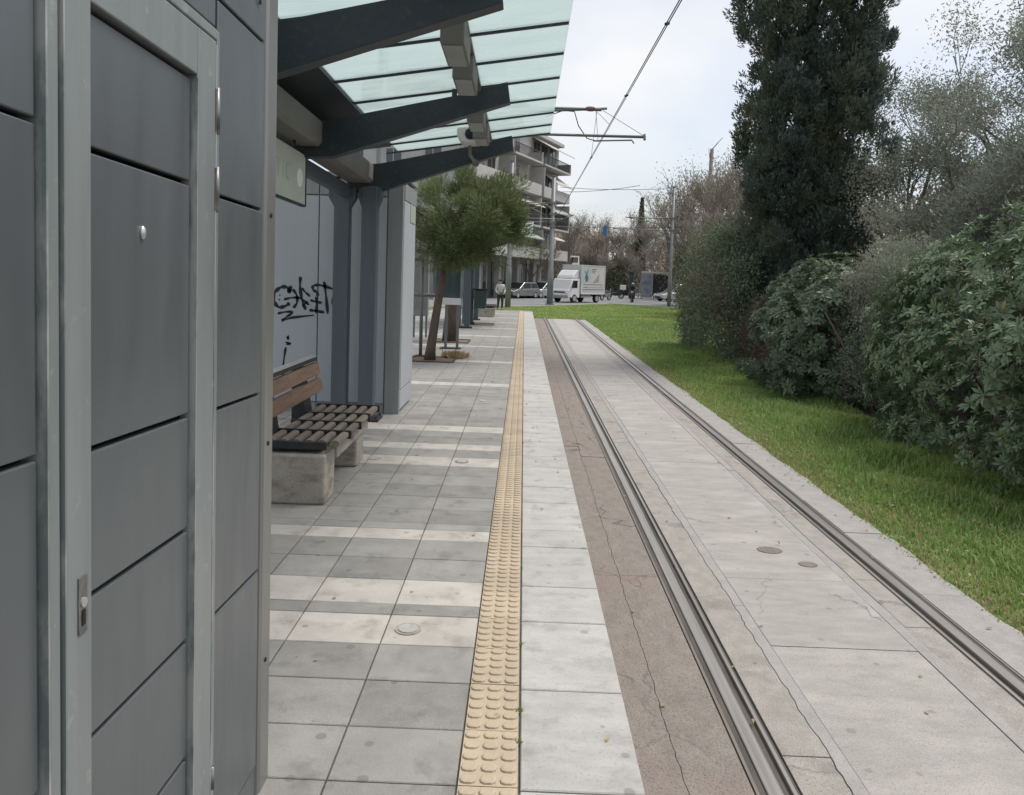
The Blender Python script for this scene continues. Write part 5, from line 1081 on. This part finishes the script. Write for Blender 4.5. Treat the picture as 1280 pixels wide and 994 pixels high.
MB().tube([(-2.4, -.9, 3.07), (-2.4, -.9, 3.75), (-2.4, -1.7, 3.78), (-2.4, -1.7, 3.68)], .05, 8).build('roof_frame', 'vehicle_white', tk); MB().box(-2.45, -2.35, -1.5, -.9, 3.081, 3.25).build('roof_box', 'vehicle_white', tk)
A = atZ(712, 379, GZ); th = rad(40); tk.location = (A.x-.1, A.y, GZ); tk.rotation_euler.z = math.atan2(-math.cos(th), -math.sin(th))
# ---- two wheelers
def scooter(name, label, loc, rz, col, rider=False, topbox=None, cat='motorbike'):
    t = thing(name, label, cat)
    for x in (-.62, .66):
        w = MB().tube([(x+.27*math.cos(a), 0, .30+.27*math.sin(a)) for a in [i*2*math.pi/16 for i in range(17)]], .055, 8, cap=False).build('wheel', 'tyre', t, smooth=True); MB().cyl((x, -.03, .3), (x, .03, .3), .2, 14).build('rim', 'rim', w)
    MB().tube([(.66, 0, .3), (.55, 0, .62), (.42, 0, 1.0)], [.035, .045, .035], 8).build('fork', 'black_metal', t)
    MB().prism([(-.75, .55), (-.5, .32), (.15, .28), (.3, .42), (.42, .85), (.3, .88), (.1, .62), (-.2, .68), (-.75, .78)], 1, -.15, .15).build('body', col, t, bevel=.05, segs=2)
    MB().prism([(-.78, .79), (-.1, .70), (.02, .74), (-.1, .82), (-.75, .88)], 1, -.14, .14).build('seat', 'black_metal', t, bevel=.03)
    MB().tube([(.36, -.34, 1.03), (.43, -.15, 1.0), (.43, .15, 1.0), (.36, .34, 1.03)], .02, 8).build('handlebar', 'black_metal', t); MB().prism([(.40, .72), (.54, .62), (.5, 1.0), (.40, 1.06)], 1, -.17, .17).build('front_fairing', col, t, bevel=.04)
    MB().ball((.52, 0, .9), (.05, .09, .07), 10, 6).build('headlight', 'lamp_glass', t, smooth=True)
    for s in (-1, 1): MB().tube([(.4, s*.22, 1.0), (.36, s*.3, 1.2)], .01, 5).build('mirror_stalk', 'black_metal', t); MB().ball((.36, s*.31, 1.23), (.02, .06, .04), 8, 6).build('mirror', 'black_metal', t)
    MB().tube([(-.4, -.17, .35), (-.9, -.19, .42)], [.05, .06], 8).build('exhaust', 'rim', t)
    if topbox: MB().box(-1.05, -.5, -.27, .27, .92, 1.42).build('top_box', topbox, t, bevel=.04)
    if rider: pass
    t.location = loc; t.rotation_euler.z = rz; return t
def rider(loc, rz, label):
    t = thing('person', label, 'person')
    J = {'pel': ((-.3, 0, .92), (.15, .14)), 'bel': ((-.27, 0, 1.06), (.14, .12)), 'ch': ((-.18, 0, 1.27), (.17, .13)), 'nk': ((-.12, 0, 1.43), .06), 'hd0': ((-.08, 0, 1.52), .085), 'hd1': ((-.07, 0, 1.61), .085)}
    E_ = [('pel', 'bel'), ('bel', 'ch'), ('ch', 'nk'), ('nk', 'hd0'), ('hd0', 'hd1')]
    for s, q in ((1, 'l'), (-1, 'r')):
        J.update({'s'+q: ((-.17, s*.19, 1.36), .07), 'e'+q: ((.08, s*.32, 1.14), .05), 'w'+q: ((.3, s*.3, 1.05), .04), 'h'+q: ((.38, s*.28, 1.04), .04), 't'+q: ((-.22, s*.12, .88), .1), 'k'+q: ((.2, s*.2, .74), .075), 'a'+q: ((.12, s*.2, .38), .05), 'f'+q: ((.28, s*.2, .33), .045)})
        E_ += [('ch', 's'+q), ('s'+q, 'e'+q), ('e'+q, 'w'+q), ('w'+q, 'h'+q), ('pel', 't'+q), ('t'+q, 'k'+q), ('k'+q, 'a'+q), ('a'+q, 'f'+q)]
    figure(J, E_, 'pel', 'body', 'cloth_dark', t)
    MB().ball((-.07, 0, 1.6), (.145, .13, .15), 14, 10).build('helmet', 'vehicle_silver', t, smooth=True); MB().ball((.03, 0, 1.585), (.06, .1, .06), 10, 6).build('visor', 'dark_glass', t, smooth=True)
    t.location = loc; t.rotation_euler.z = rz; return t
rr = atZ(790, 378, GZ); ra = math.atan2(-.97, -.25)
scooter('scooter', 'dark scooter ridden along the road towards the grass', (rr.x, rr.y, GZ), ra, 'vehicle_dark'); rider((rr.x, rr.y, GZ), ra, 'person in black riding gear and grey helmet on the moving scooter')
scooter('motorbike', 'motorbike standing behind the white truck', gpos(757, 72), math.atan2(-.8, -.6), 'vehicle_grey')
scooter('delivery_scooter', 'scooter with a big white top box by the dull green bush', gpos(769, 80), rad(185), 'vehicle_dark', topbox='vehicle_white')
scooter('scooter', 'white scooter parked left of the platform near the van', (-6.25, 45.8, GZ), rad(-110), 'vehicle_white')

# ================================================================== BUILDINGS AND STREET FURNITURE
bd = thing('apartment_block', 'white apartment block with stepped balconies and pale awnings behind the pine', 'building')
LB, DB, G0, FH, NF = 23.0, 12.0, 3.7, 2.95, 4
HB = G0 + FH*NF
MB().box(0, LB, 0.0, DB, G0, HB).build('wall', 'wall_white', bd); MB().box(.3, LB-.3, 1.4, DB, 0, G0).build('ground_floor', 'wall_grey', bd)
MB().box(-.3, LB+.3, -.5, DB+.2, HB, HB+.35).build('roof', 'wall_white', bd, bevel=.03); MB().box(3, LB-4, 2.5, DB-1, HB+.35, HB+3.1).build('penthouse', 'wall_grey', bd); MB().box(2.5, LB-3.5, 1.2, DB-.5, HB+3.1, HB+3.3).build('penthouse_roof', 'wall_white', bd)
MB().prism([(2.6, HB+2.6), (2.6, HB+2.66), (.2, HB+1.7), (.2, HB+1.64)], 0, 6, 15).build('awning', 'awning', bd) if False else None
for i in range(6): MB().box(.6+i*4.2, 1.1+i*4.2, .2, .7, 0, G0).build('column', 'wall_white', bd, bevel=.02)
for i in range(5):
    x = 1.5+i*4.2; w_ = MB().box(x, x+3.1, 1.34, 1.4, .25, 3.2).build('shop_window', 'window_dark', bd)
    for q in (0, 1.03, 2.06, 3.02): MB().box(x+q, x+q+.08, 1.29, 1.338, .2, 3.25).build('window_frame', 'vehicle_white' if i % 2 else 'wall_grey', w_)
    MB().box(x-.3, x+3.4, 1.2, 1.395, 3.27, 3.66).build('shop_fascia', 'wall_white' if i % 2 else 'awning', bd)
rb = random.Random(17)
for f in range(NF):
    z = G0 + f*FH
    for (a, b) in ((.4, 7.2), (7.9, 14.4), (15.2, 22.6)):
        dpt = 1.5
        sl_ = MB().box(a, b, -dpt, -.002, z-.02, z+.16).build('balcony', 'wall_white', bd, bevel=.015)
        if f % 2 == 0: MB().box(a, b, -dpt-.002, -dpt+.1, z+.161, z+1.0).build('parapet', 'wall_white', sl_)
        else:
            rm = MB(); rm.box(a, b, -dpt+.02, -dpt+.07, z+.98, z+1.04)
            for q in range(int((b-a)/.22)): rm.box(a+q*.22, a+q*.22+.04, -dpt+.03, -dpt+.06, z+.161, z+.98)
            rm.build('railing', 'black_metal', sl_)
        for s in (0, 1): MB().box(a-.12 if s == 0 else b+.001, a-.001 if s == 0 else b+.12, -dpt, -.002, z+.0, z+(2.75 if f < NF-1 else 1.1)).build('balcony_screen', 'wall_white', sl_) if (f+s) % 2 == 0 else None
        x = a+.6
        while x < b-1.6:
            w_ = MB().box(x, x+1.5, -.03, .0-.002, z+.2, z+2.4).build('window', 'window_dark', bd); MB().box(x+.71, x+.79, -.06, -.031, z+.2, z+2.4).build('mullion', 'wall_white', w_); MB().box(x-.08, x+1.58, -.07, -.032, z+2.4, z+2.52).build('lintel', 'wall_grey', w_); x += 2.2
        if rb.random() < .75:
            w0 = rb.choice((0, (b-a)*.35)); w1 = rb.choice(((b-a), (b-a)*.7)); drop = rb.uniform(.7, 1.35)
            MB().prism([(-.06, z+2.72), (-.06, z+2.78), (-dpt-.45, z+2.78-drop), (-dpt-.45, z+2.70-drop)], 0, a+w0, a+max(w1, w0+2)).build('awning', rb.choice(('awning', 'awning', 'wall_white', 'awning_green')), bd)
    for x in range(3): w_ = MB().box(-.03, -.002, 1.5+x*3.6, 2.9+x*3.6, z+.9, z+2.3).build('window', 'window_dark', bd); MB().box(-.06, -.031, 2.16+x*3.6, 2.24+x*3.6, z+.9, z+2.3).build('mullion', 'wall_white', w_)
for x, yy in ((6, 5), (12, 6), (17, 5)): MB().tube([(x, yy, HB+3.3), (x, yy, HB+5)], .04, 6).build('aerial', 'mast', bd)
bd.location = (-5.4, 60, GZ); bd.rotation_euler.z = rad(68)
# terracotta house beyond
hs = thing('brick_house', 'brownish rendered house half hidden by bare trees', 'building')
MB().box(0, 12, 0, 9, 0, 8.6).build('wall', 'brick_far', hs); MB().prism([(-.4, 8.6), (9.4, 8.6), (4.5, 10.2)], 0, -.4, 12.4).build('roof', 'brick_far', hs)
for x in (1.2, 4.6, 8.2):
    for z in (1.2, 4.8): w_ = MB().box(x, x+1.5, -.05, -.002, z, z+1.9).build('window', 'window_dark', hs); MB().box(x-.1, x+1.6, -.12, -.002, z-.13, z-.001).build('sill', 'wall_grey', w_)
hp = atY(705, 350, 128); hs.location = (hp.x-4, 128, GZ); hs.rotation_euler.z = rad(15)
# bus shelter across the road
bs = thing('bus_shelter', 'dark bus shelter with a poster panel across the road', 'bus shelter')
MB().box(0, 4.0, -.1, 1.5, 2.75, 2.92).build('roof', 'awning', bs, bevel=.02)
for x in (.05, 1.35, 2.6, 3.9): MB().box(x-.04, x+.04, 1.3, 1.38, 0, 2.75).build('post', 'black_metal', bs)
for i in range(3): MB().box(.09+i*1.28, 1.31+i*1.28-.02, 1.33, 1.35, .3, 2.6).build('back_pane', 'window_dark', bs)
pn = MB().box(-.1, 1.15, -.12, .05, .15, 2.7).build('poster_case', 'panel_frame', bs, bevel=.02); MB().box(0, 1.05, -.135, -.12, .35, 2.55).build('poster', 'poster', pn)  # plain printed poster in a framed case
MB().box(1.4, 3.6, .9, 1.25, .42, .48).build('bench_seat', 'panel_frame', bs); [MB().box(x, x+.06, 1.0, 1.2, 0, .42).build('bench_leg', 'panel_frame', bs) for x in (1.6, 3.3)]
bp2 = atY(802, 360, 82); bs.location = (bp2.x, 82, GZ); bs.rotation_euler.z = rad(-6)
gp = atY(797, 360, 84); g = thing('green_post', 'dark green street cabinet column left of the bus shelter', 'post', (gp.x-.7, 84, GZ)); MB().box(gp.x-.95, gp.x-.5, 83.8, 84.2, GZ, GZ+2.7).build('column', 'bin_green', g, bevel=.04); MB().box(gp.x-1.0, gp.x-.45, 83.75, 84.25, GZ+2.701, GZ+2.85).build('cap', 'black_metal', g, bevel=.03)
for o in bpy.data.objects:
    if o.type == 'MESH' and o.data.materials and o.data.materials[0] is None: print('no material', o.name)
print('tris', sum(len(p.vertices)-2 for m_ in bpy.data.meshes for p in m_.polygons), 'objects', len(bpy.data.objects))
